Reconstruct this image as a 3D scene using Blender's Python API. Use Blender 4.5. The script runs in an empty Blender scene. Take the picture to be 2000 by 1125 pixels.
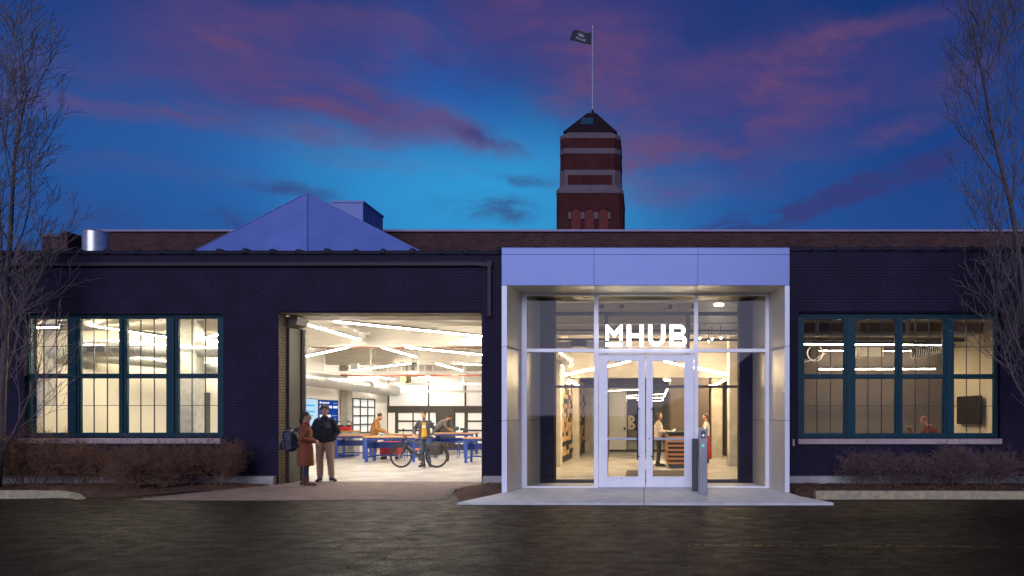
import bpy, bmesh, math, random
from mathutils import Vector, Matrix, noise as mnoise
random.seed(7)
R = math.radians
scene = bpy.context.scene
COL = scene.collection

# ------------------------------------------------------------------ camera
FPX, PX0, PY0, CH = 1333.0, 1258.0, 810.0, 1.63      # focal length in photo pixels, principal point, eye height
cam_d = bpy.data.cameras.new('camera')
cam_d.sensor_width = 36.0
cam_d.lens = FPX / 2000 * 36.0
cam_d.shift_x = (1000 - PX0) / 2000
cam_d.shift_y = (PY0 - 562.5) / 2000
cam_d.clip_start = 0.1
cam_d.clip_end = 3000
cam = bpy.data.objects.new('camera', cam_d)
cam.location = (0, 0, CH)
cam.rotation_euler = (R(90), 0, 0)
COL.objects.link(cam)
scene.camera = cam

# ------------------------------------------------------------------ exposure, sampling
vs = scene.view_settings
vs.view_transform = 'Standard'; vs.look = 'None'; vs.exposure = 0.0; vs.gamma = 1.0
vs.use_curve_mapping = False
cy = scene.cycles
cy.max_bounces = 6; cy.diffuse_bounces = 4; cy.glossy_bounces = 3
cy.transmission_bounces = 4; cy.transparent_max_bounces = 24
cy.sample_clamp_indirect = 4.0
cy.caustics_reflective = False; cy.caustics_refractive = False
cy.use_denoising = True
cy.use_adaptive_sampling = True; cy.adaptive_threshold = .02

# ------------------------------------------------------------------ dusk sky
SUN_AZ, SUN_EL = R(188), R(24)           # afterglow comes from behind the camera (azimuth from +Y, clockwise)
world = bpy.data.worlds.new('World'); scene.world = world
world.use_nodes = True
wt = world.node_tree; wt.nodes.clear()
def wn(t, **kw):
    n = wt.nodes.new(t)
    for k, v in kw.items(): setattr(n, k, v)
    return n
def wl(a, b): wt.links.new(a, b)
def wmath(op, a, b=None, clamp=False):
    n = wn('ShaderNodeMath', operation=op, use_clamp=clamp)
    for i, v in enumerate((a, b)):
        if v is None: continue
        if isinstance(v, (int, float)): n.inputs[i].default_value = v
        else: wl(v, n.inputs[i])
    return n.outputs[0]
def wmix(f, a, b, mode='MIX'):
    n = wn('ShaderNodeMix', data_type='RGBA', blend_type=mode)
    for i, v in ((0, f), (6, a), (7, b)):
        if isinstance(v, (int, float)): n.inputs[i].default_value = v
        elif isinstance(v, tuple): n.inputs[i].default_value = (*v, 1)
        else: wl(v, n.inputs[i])
    return n.outputs[2]
def wramp(f, stops):
    n = wn('ShaderNodeValToRGB')
    e = n.color_ramp.elements
    while len(e) < len(stops): e.new(0.5)
    for el, (p, c) in zip(e, stops):
        el.position = p; el.color = (*c, 1)
    wl(f, n.inputs[0]); return n.outputs[0]
tc = wn('ShaderNodeTexCoord')
sep = wn('ShaderNodeSeparateXYZ'); wl(tc.outputs['Generated'], sep.inputs[0])
az = wmath('ARCTAN2', sep.outputs[0], sep.outputs[1])
el = wmath('ARCSINE', sep.outputs[2])
comb = wn('ShaderNodeCombineXYZ'); wl(az, comb.inputs[0]); wl(el, comb.inputs[1])
# warped angular coordinates for the cloud banks
wv = wn('ShaderNodeTexNoise'); wv.inputs['Scale'].default_value = 4.5; wv.inputs['Detail'].default_value = 8; wv.inputs['Roughness'].default_value = .62
wl(comb.outputs[0], wv.inputs['Vector'])
wsub = wn('ShaderNodeVectorMath', operation='SUBTRACT'); wl(wv.outputs['Color'], wsub.inputs[0]); wsub.inputs[1].default_value = (.5, .5, .5)
wsc = wn('ShaderNodeVectorMath', operation='MULTIPLY'); wl(wsub.outputs[0], wsc.inputs[0]); wsc.inputs[1].default_value = (.20, .085, 0)
wad = wn('ShaderNodeVectorMath', operation='ADD'); wl(comb.outputs[0], wad.inputs[0]); wl(wsc.outputs[0], wad.inputs[1])
def wisp(scale, stretch, rot, detail=9, rough=.6, src=None):
    m = wn('ShaderNodeMapping'); wl((src or wad).outputs[0], m.inputs[0]); m.inputs['Rotation'].default_value = (0, 0, R(rot)); m.inputs['Scale'].default_value = (*stretch, 1)
    n = wn('ShaderNodeTexNoise'); n.inputs['Scale'].default_value = scale; n.inputs['Detail'].default_value = detail; n.inputs['Roughness'].default_value = rough; n.inputs['Distortion'].default_value = .35
    wl(m.outputs[0], n.inputs['Vector']); return n.outputs['Fac']
n_big = wisp(2.4, (1, 2.6), -6, 8)
n_str = wisp(4.2, (1, 4.5), -9, 12, .66)
n_fine = wisp(7.0, (1, 3.2), -6, 9, .62)
def angles(px, py):
    u, v = (px - PX0) / FPX, (PY0 - py) / FPX
    return math.atan(u), math.atan(v / math.sqrt(1 + u * u))
def bank(px, py, rx, ry, rot):
    a, e = angles(px, py)
    m = wn('ShaderNodeMapping', vector_type='TEXTURE'); wl(wad.outputs[0], m.inputs[0])
    m.inputs['Location'].default_value = (a, e, 0); m.inputs['Rotation'].default_value = (0, 0, R(rot))
    m.inputs['Scale'].default_value = (rx / FPX, ry / FPX, 1)
    ln = wn('ShaderNodeVectorMath', operation='LENGTH'); wl(m.outputs[0], ln.inputs[0])
    mr = wn('ShaderNodeMapRange', interpolation_type='SMOOTHERSTEP'); wl(ln.outputs['Value'], mr.inputs['Value'])
    mr.inputs['From Min'].default_value = 0; mr.inputs['From Max'].default_value = 1
    mr.inputs['To Min'].default_value = 1; mr.inputs['To Max'].default_value = 0
    return mr.outputs[0]
def total(terms):
    t = None
    for f, w in terms:
        x = wmath('MULTIPLY', f, w)
        t = x if t is None else wmath('ADD', t, x)
    return t
# clear-sky gradient over elevation (0 .. 90 degrees)
eln = wmath('DIVIDE', el, math.pi / 2, True)
base = wramp(eln, [(0.0, (.016, .060, .225)), (0.13, (.016, .066, .26)), (0.21, (.013, .055, .245)),
                   (0.31, (.008, .038, .185)), (0.45, (.006, .028, .14)), (1.0, (.004, .020, .10))])
g1 = bank(900, 400, 1050, 370, 0)
g2 = bank(960, 400, 560, 240, 0)
g3 = bank(840, 150, 260, 210, 0)
skyc = wmix(wmath('MULTIPLY', g1, 0.85), base, (.026, .145, .45))
skyc = wmix(wmath('MULTIPLY', g2, 0.95), skyc, (.030, .32, .66))
skyc = wmix(wmath('MULTIPLY', g3, 0.45), skyc, (.022, .110, .45))
# violet veil, then rosy streaks, then a few darker slate bars near the roofs
veil = total([(bank(520, 120, 430, 200, 4), 1.0), (bank(1060, 70, 420, 170, -8), .75), (bank(1400, 250, 460, 190, 14), .95),
              (bank(1640, 160, 400, 120, 9), .6), (bank(1320, 70, 420, 150, 0), .6), (bank(760, 235, 330, 70, -6), .7)])
veil = wmath('MULTIPLY', veil, wmath('MULTIPLY', wmath('SUBTRACT', n_big, 0.26), 3.2, True), True)
skyc = wmix(wmath('MULTIPLY', veil, 0.78, True), skyc, (.060, .052, .215))
streak = total([(bank(430, 248, 400, 30, 2), 1.5), (bank(760, 225, 290, 60, -8), 1.2), (bank(1320, 290, 300, 110, 16), 1.2),
                (bank(1180, 200, 260, 120, -30), .9), (bank(1560, 100, 250, 80, 10), .9), (bank(640, 90, 260, 120, 20), .9),
                (bank(1500, 230, 340, 80, 14), 1.0), (bank(420, 50, 200, 90, 0), .8), (bank(1040, 40, 300, 90, -12), .9),
                (bank(1780, 240, 260, 40, 10), .7), (bank(900, 270, 170, 36, -10), 1.0), (bank(1480, 190, 90, 50, 0), 1.0), (bank(1440, 350, 260, 50, 10), .8), (bank(250, 160, 260, 50, 5), .6), (bank(560, 190, 320, 60, 0), .7), (bank(840, 60, 200, 60, -20), .5), (bank(1180, 110, 220, 80, 30), .7), (bank(1330, 160, 240, 70, 20), .8), (bank(1680, 60, 300, 50, 6), .55), (bank(1850, 150, 200, 40, 8), .5), (bank(760, 330, 260, 30, 0), .35), (bank(300, 330, 260, 30, 0), .35)])
streak = wmath('MULTIPLY', streak, wmath('MULTIPLY', wmath('SUBTRACT', n_str, 0.36), 3.8, True), True)
streak = wmath('MULTIPLY', streak, wmath('ADD', wmath('MULTIPLY', wmath('SUBTRACT', n_fine, .3), 2.6), .30), True)
skyc = wmix(wmath('MULTIPLY', streak, 0.72, True), skyc, (.150, .066, .165))
slate = total([(bank(1640, 385, 420, 40, 14), 2.2), (bank(1500, 420, 260, 26, 10), 1.4), (bank(960, 272, 170, 34, -4), 1.1), (bank(560, 380, 150, 24, 0), .9),
               (bank(950, 415, 170, 44, 0), 1.1), (bank(330, 435, 330, 36, 0), 1.0), (bank(1000, 352, 130, 24, 0), .8), (bank(850, 90, 60, 40, 0), .8)])
slate = wmath('MULTIPLY', slate, wmath('MULTIPLY', wmath('SUBTRACT', n_fine, 0.38), 5.0, True), True)
skyc = wmix(wmath('MULTIPLY', slate, 0.72, True), skyc, (.040, .040, .17))
sky = wn('ShaderNodeTexSky', sky_type='NISHITA'); sky.sun_disc = False
sky.sun_elevation = R(-3); sky.sun_rotation = SUN_AZ
bg1 = wn('ShaderNodeBackground'); wl(skyc, bg1.inputs[0]); bg1.inputs[1].default_value = 1.0
bg2 = wn('ShaderNodeBackground'); wl(sky.outputs[0], bg2.inputs[0]); bg2.inputs[1].default_value = 0.01
addw = wn('ShaderNodeAddShader'); wl(bg1.outputs[0], addw.inputs[0]); wl(bg2.outputs[0], addw.inputs[1])
wo = wn('ShaderNodeOutputWorld'); wl(addw.outputs[0], wo.inputs[0])

# ------------------------------------------------------------------ the afterglow (one soft sun lamp)
sun_d = bpy.data.lights.new('afterglow', 'SUN')
sun_d.energy = 2.0; sun_d.angle = R(50); sun_d.color = (.74, .73, 1.0)
sun = bpy.data.objects.new('afterglow', sun_d)
sd = Vector((math.sin(SUN_AZ) * math.cos(SUN_EL), math.cos(SUN_AZ) * math.cos(SUN_EL), math.sin(SUN_EL)))
sun.rotation_euler = sd.to_track_quat('Z', 'Y').to_euler()
COL.objects.link(sun)

# ------------------------------------------------------------------ helpers
def at(px, py, Y):
    return Vector(((px - PX0) / FPX * Y, Y, CH + (PY0 - py) / FPX * Y))
def xw(px, Y=16.0): return (px - PX0) / FPX * Y
def zw(py, Y=16.0): return CH + (PY0 - py) / FPX * Y
def yfloor(py): return FPX * CH / (py - PY0)

MATS = {}
def mat(name, col, rough=0.6, metal=0.0, var=0.0, vscale=8.0, bump=0.0, bscale=40.0, spec=0.5, col2=None, emit=None, stretch=None, dirt=0.0, coat=0.0, trans=0.0):
    if name in MATS: return MATS[name]
    m = bpy.data.materials.new(name); m.use_nodes = True
    nt = m.node_tree; b = nt.nodes['Principled BSDF']
    b.inputs['Base Color'].default_value = (*col, 1); b.inputs['Roughness'].default_value = rough
    b.inputs['Metallic'].default_value = metal; b.inputs['Specular IOR Level'].default_value = spec
    if coat: b.inputs['Coat Weight'].default_value = coat
    if emit:
        b.inputs['Emission Color'].default_value = (*emit[0], 1); b.inputs['Emission Strength'].default_value = emit[1]
    t = None
    if var or bump or col2:
        t = nt.nodes.new('ShaderNodeTexCoord').outputs['Object']
        if stretch:
            mp = nt.nodes.new('ShaderNodeMapping'); mp.inputs['Scale'].default_value = stretch
            nt.links.new(t, mp.inputs[0]); t = mp.outputs[0]
    if var or col2:
        n = nt.nodes.new('ShaderNodeTexNoise'); n.inputs['Scale'].default_value = vscale; n.inputs['Detail'].default_value = 6
        n.inputs['Roughness'].default_value = 0.62
        nt.links.new(t, n.inputs['Vector'])
        r = nt.nodes.new('ShaderNodeValToRGB'); e = r.color_ramp.elements
        e[0].position = .32; e[1].position = .68
        if col2: e[0].color = (*col2, 1); e[1].color = (*col, 1)
        else:
            e[0].color = (*[c * (1 - var) for c in col], 1); e[1].color = (*[min(1, c * (1 + var)) for c in col], 1)
        nt.links.new(n.outputs['Fac'], r.inputs[0]); nt.links.new(r.outputs[0], b.inputs['Base Color'])
        mr = nt.nodes.new('ShaderNodeMapRange'); nt.links.new(n.outputs['Fac'], mr.inputs['Value'])
        mr.inputs['To Min'].default_value = max(0.02, rough - .12); mr.inputs['To Max'].default_value = min(1, rough + .12)
        nt.links.new(mr.outputs[0], b.inputs['Roughness'])
    if bump:
        n2 = nt.nodes.new('ShaderNodeTexNoise'); n2.inputs['Scale'].default_value = bscale; n2.inputs['Detail'].default_value = 5
        nt.links.new(t, n2.inputs['Vector'])
        bp = nt.nodes.new('ShaderNodeBump'); bp.inputs['Strength'].default_value = bump; bp.inputs['Distance'].default_value = 0.02
        nt.links.new(n2.outputs['Fac'], bp.inputs['Height']); nt.links.new(bp.outputs[0], b.inputs['Normal'])
    MATS[name] = m
    return m
def glass(name, tint=(.95, .97, .96), refl=1.0, ior=1.5):
    if name in MATS: return MATS[name]
    m = bpy.data.materials.new(name); m.use_nodes = True; nt = m.node_tree; nt.nodes.clear()
    tr = nt.nodes.new('ShaderNodeBsdfTransparent'); tr.inputs[0].default_value = (*tint, 1)
    gl = nt.nodes.new('ShaderNodeBsdfGlossy'); gl.inputs['Roughness'].default_value = 0.02
    fr = nt.nodes.new('ShaderNodeFresnel'); fr.inputs[0].default_value = ior
    mx = nt.nodes.new('ShaderNodeMixShader'); mu = nt.nodes.new('ShaderNodeMath'); mu.operation = 'MULTIPLY'; mu.inputs[1].default_value = refl
    mu.use_clamp = True
    nt.links.new(fr.outputs[0], mu.inputs[0]); nt.links.new(mu.outputs[0], mx.inputs[0])
    nt.links.new(tr.outputs[0], mx.inputs[1]); nt.links.new(gl.outputs[0], mx.inputs[2])
    o = nt.nodes.new('ShaderNodeOutputMaterial'); nt.links.new(mx.outputs[0], o.inputs[0])
    MATS[name] = m; return m
def emitmat(name, col, strength):
    if name in MATS: return MATS[name]
    m = bpy.data.materials.new(name); m.use_nodes = True; nt = m.node_tree; nt.nodes.clear()
    e = nt.nodes.new('ShaderNodeEmission'); e.inputs[0].default_value = (*col, 1); e.inputs[1].default_value = strength
    o = nt.nodes.new('ShaderNodeOutputMaterial'); nt.links.new(e.outputs[0], o.inputs[0])
    MATS[name] = m; return m

ORI = {}
class MB:
    def __init__(s): s.v = []; s.f = []
    def _add(s, vs_, fs_):
        b = len(s.v); s.v += [Vector(p) for p in vs_]; s.f += [[b + i for i in f] for f in fs_]; return s
    def box(s, x0, x1, y0, y1, z0, z1):
        if x0 > x1: x0, x1 = x1, x0
        if y0 > y1: y0, y1 = y1, y0
        if z0 > z1: z0, z1 = z1, z0
        return s._add([(x0, y0, z0), (x1, y0, z0), (x1, y1, z0), (x0, y1, z0), (x0, y0, z1), (x1, y0, z1), (x1, y1, z1), (x0, y1, z1)],
                      [(0, 3, 2, 1), (4, 5, 6, 7), (0, 1, 5, 4), (1, 2, 6, 5), (2, 3, 7, 6), (3, 0, 4, 7)])
    def bevbox(s, x0, x1, y0, y1, z0, z1, b):
        # box with chamfered vertical and horizontal edges (three stacked rings)
        if x0 > x1: x0, x1 = x1, x0
        if y0 > y1: y0, y1 = y1, y0
        rings = []
        for z, k in ((z0, b), (z0 + b, 0), (z1 - b, 0), (z1, b)):
            a0, a1, c0, c1 = x0 + k, x1 - k, y0 + k, y1 - k; q = b
            rings.append([(a0 + q, c0, z), (a1 - q, c0, z), (a1, c0 + q, z), (a1, c1 - q, z), (a1 - q, c1, z), (a0 + q, c1, z), (a0, c1 - q, z), (a0, c0 + q, z)])
        return s.loft(rings)
    def loft(s, rings, cap=True, closed=True):
        n = len(rings[0]); vs_ = [p for r in rings for p in r]; fs_ = []
        for i in range(len(rings) - 1):
            for j in range(n if closed else n - 1):
                k = (j + 1) % n
                fs_.append((i * n + j, i * n + k, (i + 1) * n + k, (i + 1) * n + j))
        if cap:
            fs_.append(tuple(reversed(range(n)))); fs_.append(tuple(range((len(rings) - 1) * n, len(rings) * n)))
        return s._add(vs_, fs_)
    def tube(s, pts, rad, n=8, cap=True):
        pts = [Vector(p) for p in pts]
        if not isinstance(rad, (list, tuple)): rad = [rad] * len(pts)
        rings = []; up = None
        for i, p in enumerate(pts):
            d = (pts[min(i + 1, len(pts) - 1)] - pts[max(i - 1, 0)])
            if d.length < 1e-9: d = Vector((0, 0, 1))
            d.normalize()
            if up is None:
                up = Vector((0, 0, 1)) if abs(d.z) < .9 else Vector((1, 0, 0))
            u = up - d * up.dot(d)
            if u.length < 1e-6: u = d.orthogonal()
            u.normalize(); w = d.cross(u); up = u
            rings.append([p + (u * math.cos(2 * math.pi * k / n) + w * math.sin(2 * math.pi * k / n)) * rad[i] for k in range(n)])
        return s.loft(rings, cap)
    def bar(s, a, b, w, h):
        # rectangular bar between two points, w sideways, h in the up direction
        a, b = Vector(a), Vector(b); d = (b - a).normalized()
        up = Vector((0, 0, 1)) if abs(d.z) < .95 else Vector((0, 1, 0))
        sx = d.cross(up).normalized(); uz = sx.cross(d).normalized()
        r = lambda p: [p - sx * w / 2 - uz * h / 2, p + sx * w / 2 - uz * h / 2, p + sx * w / 2 + uz * h / 2, p - sx * w / 2 + uz * h / 2]
        return s.loft([r(a), r(b)])
    def ell(s, c, r, rot=None, n=12, m=8):
        c = Vector(c); rings = []
        if isinstance(r, (int, float)): r = (r, r, r)
        for i in range(m + 1):
            t = math.pi * i / m
            q = max(math.sin(t), 1e-3)
            ring = []
            for k in range(n):
                p = Vector((r[0] * q * math.cos(2 * math.pi * k / n), r[1] * q * math.sin(2 * math.pi * k / n), -r[2] * math.cos(t)))
                if rot: p = rot @ p
                ring.append(c + p)
            rings.append(ring)
        return s.loft(rings)
    def prism(s, pts2, y0, y1):
        # polygon in XZ extruded along Y
        n = len(pts2)
        vs_ = [(x, y0, z) for x, z in pts2] + [(x, y1, z) for x, z in pts2]
        fs_ = [tuple(range(n)), tuple(reversed(range(n, 2 * n)))]
        for i in range(n): j = (i + 1) % n; fs_.append((i, i + n, j + n, j))
        return s._add(vs_, fs_)
    def slab(s, pts2, z0, z1):
        n = len(pts2)
        vs_ = [(x, y, z0) for x, y in pts2] + [(x, y, z1) for x, y in pts2]
        fs_ = [tuple(reversed(range(n))), tuple(range(n, 2 * n))]
        for i in range(n): j = (i + 1) % n; fs_.append((i, j, j + n, i + n))
        return s._add(vs_, fs_)
    def lathe(s, prof, c=(0, 0, 0), n=24, axis='Z'):
        rings = []
        for r, h in prof:
            ring = []
            for k in range(n):
                a = 2 * math.pi * k / n; x, y = r * math.cos(a), r * math.sin(a)
                p = (x, y, h) if axis == 'Z' else ((x, h, y) if axis == 'Y' else (h, x, y))
                ring.append(Vector(c) + Vector(p))
            rings.append(ring)
        return s.loft(rings)
    def torus(s, c, Rr, r, axis='Y', n=36, m=8, a0=0, a1=2 * math.pi):
        full = abs(a1 - a0) > 6.28; k = n if full else n + 1
        pts = []
        rings = []
        for i in range(n + 1):
            a = a0 + (a1 - a0) * i / n
            rad = Vector((math.cos(a), 0, math.sin(a))) if axis == 'Y' else (Vector((0, math.cos(a), math.sin(a))) if axis == 'X' else Vector((math.cos(a), math.sin(a), 0)))
            ax = Vector((0, 1, 0)) if axis == 'Y' else (Vector((1, 0, 0)) if axis == 'X' else Vector((0, 0, 1)))
            rings.append([Vector(c) + rad * (Rr + r * math.cos(2 * math.pi * j / m)) + ax * r * math.sin(2 * math.pi * j / m) for j in range(m)])
        return s.loft(rings, cap=not full)
    def mesh(s, off=Vector((0, 0, 0)), smooth=False, name='m'):
        me = bpy.data.meshes.new(name)
        me.from_pydata([p - off for p in s.v], [], s.f)
        bm = bmesh.new(); bm.from_mesh(me); bmesh.ops.recalc_face_normals(bm, faces=bm.faces); bm.to_mesh(me); bm.free()
        if smooth: me.polygons.foreach_set('use_smooth', [True] * len(me.polygons))
        return me
    def build(s, name, material, parent=None, smooth=False, label=None, cat=None, group=None, kind=None):
        if parent is not None: off = ORI[parent.name]
        else:
            xs = [p.x for p in s.v]; ys = [p.y for p in s.v]; zs = [p.z for p in s.v]
            off = Vector(((min(xs) + max(xs)) / 2, (min(ys) + max(ys)) / 2, min(zs)))
        me = s.mesh(off, smooth, name); me.materials.append(material)
        o = bpy.data.objects.new(name, me); COL.objects.link(o)
        if parent is not None: o.parent = parent
        else: o.location = off
        ORI[o.name] = off
        if label: o['label'] = label
        if cat: o['category'] = cat
        if group: o['group'] = group
        if kind: o['kind'] = kind
        return o
def shade_auto(o, ang=40):
    me = o.data
    bm = bmesh.new(); bm.from_mesh(me)
    for f in bm.faces: f.smooth = True
    for e in bm.edges:
        if len(e.link_faces) == 2 and e.calc_face_angle(0) > R(ang): e.smooth = False
    bm.to_mesh(me); bm.free(); return o
def thing(name, label, cat, loc=(0, 0, 0), group=None):
    o = bpy.data.objects.new(name, None); COL.objects.link(o)
    o.empty_display_size = .2; o.location = loc; ORI[o.name] = Vector(loc)
    o['label'] = label; o['category'] = cat
    if group: o['group'] = group
    return o
def newobj(name, mesh, parent, loc=(0, 0, 0)):
    o = bpy.data.objects.new(name, mesh); COL.objects.link(o); o.parent = parent; o.location = loc
    return o
def copy_tree(o, parent=None):
    c = o.copy(); COL.objects.link(c); c.parent = parent
    for ch in o.children: copy_tree(ch, c)
    return c
TMP = bpy.data.scenes.new('remesh_bench')     # small side scene, so that evaluating a modifier stays cheap
TOB = bpy.data.objects.new('remesh_bench', bpy.data.meshes.new('remesh_bench')); TMP.collection.objects.link(TOB)
TRM = TOB.modifiers.new('r', 'REMESH'); TRM.mode = 'VOXEL'; TSM = TOB.modifiers.new('s', 'SMOOTH'); TSM.factor = .5
TDG = TMP.view_layers[0].depsgraph
def remesh(mb, voxel, smooth_it=4, noise_amp=0.0, noise_scale=9.0):
    TOB.data = mb.mesh(name='body'); TRM.voxel_size = voxel; TSM.iterations = smooth_it
    TMP.view_layers[0].update()
    nm = bpy.data.meshes.new_from_object(TOB.evaluated_get(TMP.view_layers[0].depsgraph))
    if noise_amp:
        cn = [(v.co.copy(), v.normal.copy()) for v in nm.vertices]; flat = []
        for c, nr in cn:
            k = mnoise.noise(c * noise_scale) + .5 * mnoise.noise(c * noise_scale * 2.3)
            flat.extend(c + nr * (k * noise_amp))
        nm.vertices.foreach_set('co', flat); nm.update()
    nm.polygons.foreach_set('use_smooth', [True] * len(nm.polygons))
    return nm
def box_thing(name, material, label, cat, *b, **kw):
    return MB().box(*b).build(name, material, None, label=label, cat=cat, **kw)

# ================================================================== materials
M_navy = mat('navy_painted_brick', (.0175, .0130, .0345), .62, var=.42, vscale=1.3, bump=.25, bscale=60, spec=.16)
M_mortar = mat('navy_painted_mortar', (.0125, .0095, .022), .75, var=.2, vscale=4, bump=.3, bscale=50, spec=.1)
M_jambbrick = mat('unpainted_jamb_brick', (.15, .115, .075), .8, var=.35, vscale=9, bump=.5, bscale=45)
M_teal = mat('teal_window_paint', (.006, .044, .058), .45, var=.12, vscale=5, spec=.22)
M_muntin = mat('black_muntin', (.012, .014, .018), .5)
M_glass = glass('window_glass', (.96, .97, .95), 0.8)
M_entglass = glass('entrance_glass', (.95, .96, .94), .7)
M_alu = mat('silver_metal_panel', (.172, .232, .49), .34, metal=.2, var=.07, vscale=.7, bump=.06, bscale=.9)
M_silver = mat('silver_jamb_metal', (.76, .79, .84), .36, metal=.1, var=.05, vscale=.8)
M_aluframe = mat('anodised_frame', (.86, .86, .86), .38, metal=.1, var=.05, vscale=3)
M_jamb = mat('bronze_grey_return_panel', (.58, .56, .50), .36, metal=.3, var=.06, vscale=1.2)
M_dark = mat('charcoal_metal', (.03, .03, .034), .45, var=.1, vscale=6)
M_steel = mat('brushed_steel', (.30, .31, .33), .32, metal=.9, var=.12, vscale=14, stretch=(1, 1, .15))
M_conc = mat('old_concrete', (.36, .35, .31), .85, var=.22, vscale=5, bump=.35, bscale=25)
M_slab = mat('pale_concrete_slab', (.66, .655, .62), .7, var=.14, vscale=3.2, bump=.25, bscale=60)
M_sill = mat('stone_sill', (.42, .33, .30), .75, var=.15, vscale=7, bump=.2, bscale=40)
M_kerb = mat('worn_painted_kerb', (.52, .43, .21), .85, col2=(.26, .235, .17), vscale=9, bump=.6, bscale=35)
M_pipe = mat('plum_painted_pipe', (.048, .028, .042), .5, var=.1, vscale=3, spec=.2)
M_coping = mat('dark_tar_coping', (.014, .015, .028), .6, var=.3, vscale=6, bump=.4, bscale=12, spec=.2)
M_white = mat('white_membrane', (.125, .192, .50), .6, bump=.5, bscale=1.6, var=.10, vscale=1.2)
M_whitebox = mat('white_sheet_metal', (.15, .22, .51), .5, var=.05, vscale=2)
M_galv = mat('galvanised_duct', (.66, .66, .63), .34, metal=.75, var=.10, vscale=7)
M_wallwhite = mat('warm_white_wall', (.86, .83, .76), .8, var=.03, vscale=1.5)
M_ceil = mat('board_marked_concrete', (.50, .465, .39), .85, var=.12, vscale=3, bump=.2, bscale=20, stretch=(.3, 1, 3))
M_floor = mat('polished_concrete_floor', (.60, .56, .50), .22, var=.12, vscale=1.1)
M_darkwall = mat('dark_taupe_wall', (.105, .088, .083), .75, var=.1, vscale=2)
M_lobbybrown = mat('dark_brown_panel', (.085, .062, .045), .6, var=.15, vscale=3)
M_wood = mat('butcher_block_wood', (.50, .25, .10), .45, var=.25, vscale=4, stretch=(1, 8, 8))
M_woodblock = mat('pale_wood_block', (.52, .34, .17), .6, var=.3, vscale=1.7)
M_blackblock = mat('black_block', (.018, .018, .018), .5)
M_blue = mat('blue_steel_paint', (.018, .055, .30), .4, var=.1, vscale=8)
M_red = mat('red_enamel', (.42, .018, .022), .3, var=.1, vscale=8)
M_redpipe = mat('red_sprinkler_pipe', (.36, .085, .045), .45, var=.1, vscale=8)
M_rubber = mat('black_rubber', (.015, .015, .016), .7)
M_tower = None
TUBE = emitmat('led_tube_glow', (1.0, .90, .77), 148.0)
TUBE_COOL = emitmat('led_tube_cool_glow', (1.0, .80, .54), 85.0)
TUBE_WARM = emitmat('led_tube_warm_glow', (1.0, .77, .48), 150.0)
TUBE_ROOM = emitmat('led_tube_room_glow', (1.0, .87, .67), 270.0)
SIGN = emitmat('sign_letter_glow', (1.0, 1.0, 1.0), 9.0)

def brick_mat(name, c1, c2, mort, bw, bh, msize=.01, bump=.5):
    m = bpy.data.materials.new(name); m.use_nodes = True; nt = m.node_tree; b = nt.nodes['Principled BSDF']
    tcn = nt.nodes.new('ShaderNodeTexCoord'); sp = nt.nodes.new('ShaderNodeSeparateXYZ'); cb = nt.nodes.new('ShaderNodeCombineXYZ')
    nt.links.new(tcn.outputs['Object'], sp.inputs[0])
    ad = nt.nodes.new('ShaderNodeMath'); nt.links.new(sp.outputs[0], ad.inputs[0]); nt.links.new(sp.outputs[1], ad.inputs[1])
    nt.links.new(ad.outputs[0], cb.inputs[0]); nt.links.new(sp.outputs[2], cb.inputs[1])
    br = nt.nodes.new('ShaderNodeTexBrick'); nt.links.new(cb.outputs[0], br.inputs['Vector'])
    br.inputs['Color1'].default_value = (*c1, 1); br.inputs['Color2'].default_value = (*c2, 1); br.inputs['Mortar'].default_value = (*mort, 1)
    br.inputs['Scale'].default_value = 1; br.inputs['Brick Width'].default_value = bw; br.inputs['Row Height'].default_value = bh
    br.inputs['Mortar Size'].default_value = msize; br.inputs['Bias'].default_value = 0
    n = nt.nodes.new('ShaderNodeTexNoise'); n.inputs['Scale'].default_value = 1.2; n.inputs['Detail'].default_value = 8
    nt.links.new(tcn.outputs['Object'], n.inputs['Vector'])
    mx = nt.nodes.new('ShaderNodeMix'); mx.data_type = 'RGBA'; mx.blend_type = 'MULTIPLY'; mx.inputs[0].default_value = .6
    nt.links.new(br.outputs['Color'], mx.inputs[6])
    rp = nt.nodes.new('ShaderNodeValToRGB'); rp.color_ramp.elements[0].position = .35; rp.color_ramp.elements[1].position = .7
    rp.color_ramp.elements[0].color = (.55, .5, .5, 1); nt.links.new(n.outputs[0], rp.inputs[0]); nt.links.new(rp.outputs[0], mx.inputs[7])
    nt.links.new(mx.outputs[2], b.inputs['Base Color']); b.inputs['Roughness'].default_value = .85; b.inputs['Specular IOR Level'].default_value = .15
    bp = nt.nodes.new('ShaderNodeBump'); bp.inputs['Strength'].default_value = bump; bp.inputs['Distance'].default_value = .01
    bp.invert = True
    nt.links.new(br.outputs['Fac'], bp.inputs['Height']); nt.links.new(bp.outputs[0], b.inputs['Normal'])
    MATS[name] = m; return m
M_rearbrick = brick_mat('rear_brown_brick', (.110, .047, .036), (.055, .027, .026), (.092, .065, .068), .22, .075)
M_towerbrick = brick_mat('tower_red_brick', (.098, .021, .018), (.068, .016, .015), (.066, .028, .026), .24, .085, .012)
M_towerstone = mat('tower_limestone', (.125, .092, .105), .8, var=.18, vscale=.9, bump=.2, bscale=6)

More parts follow.
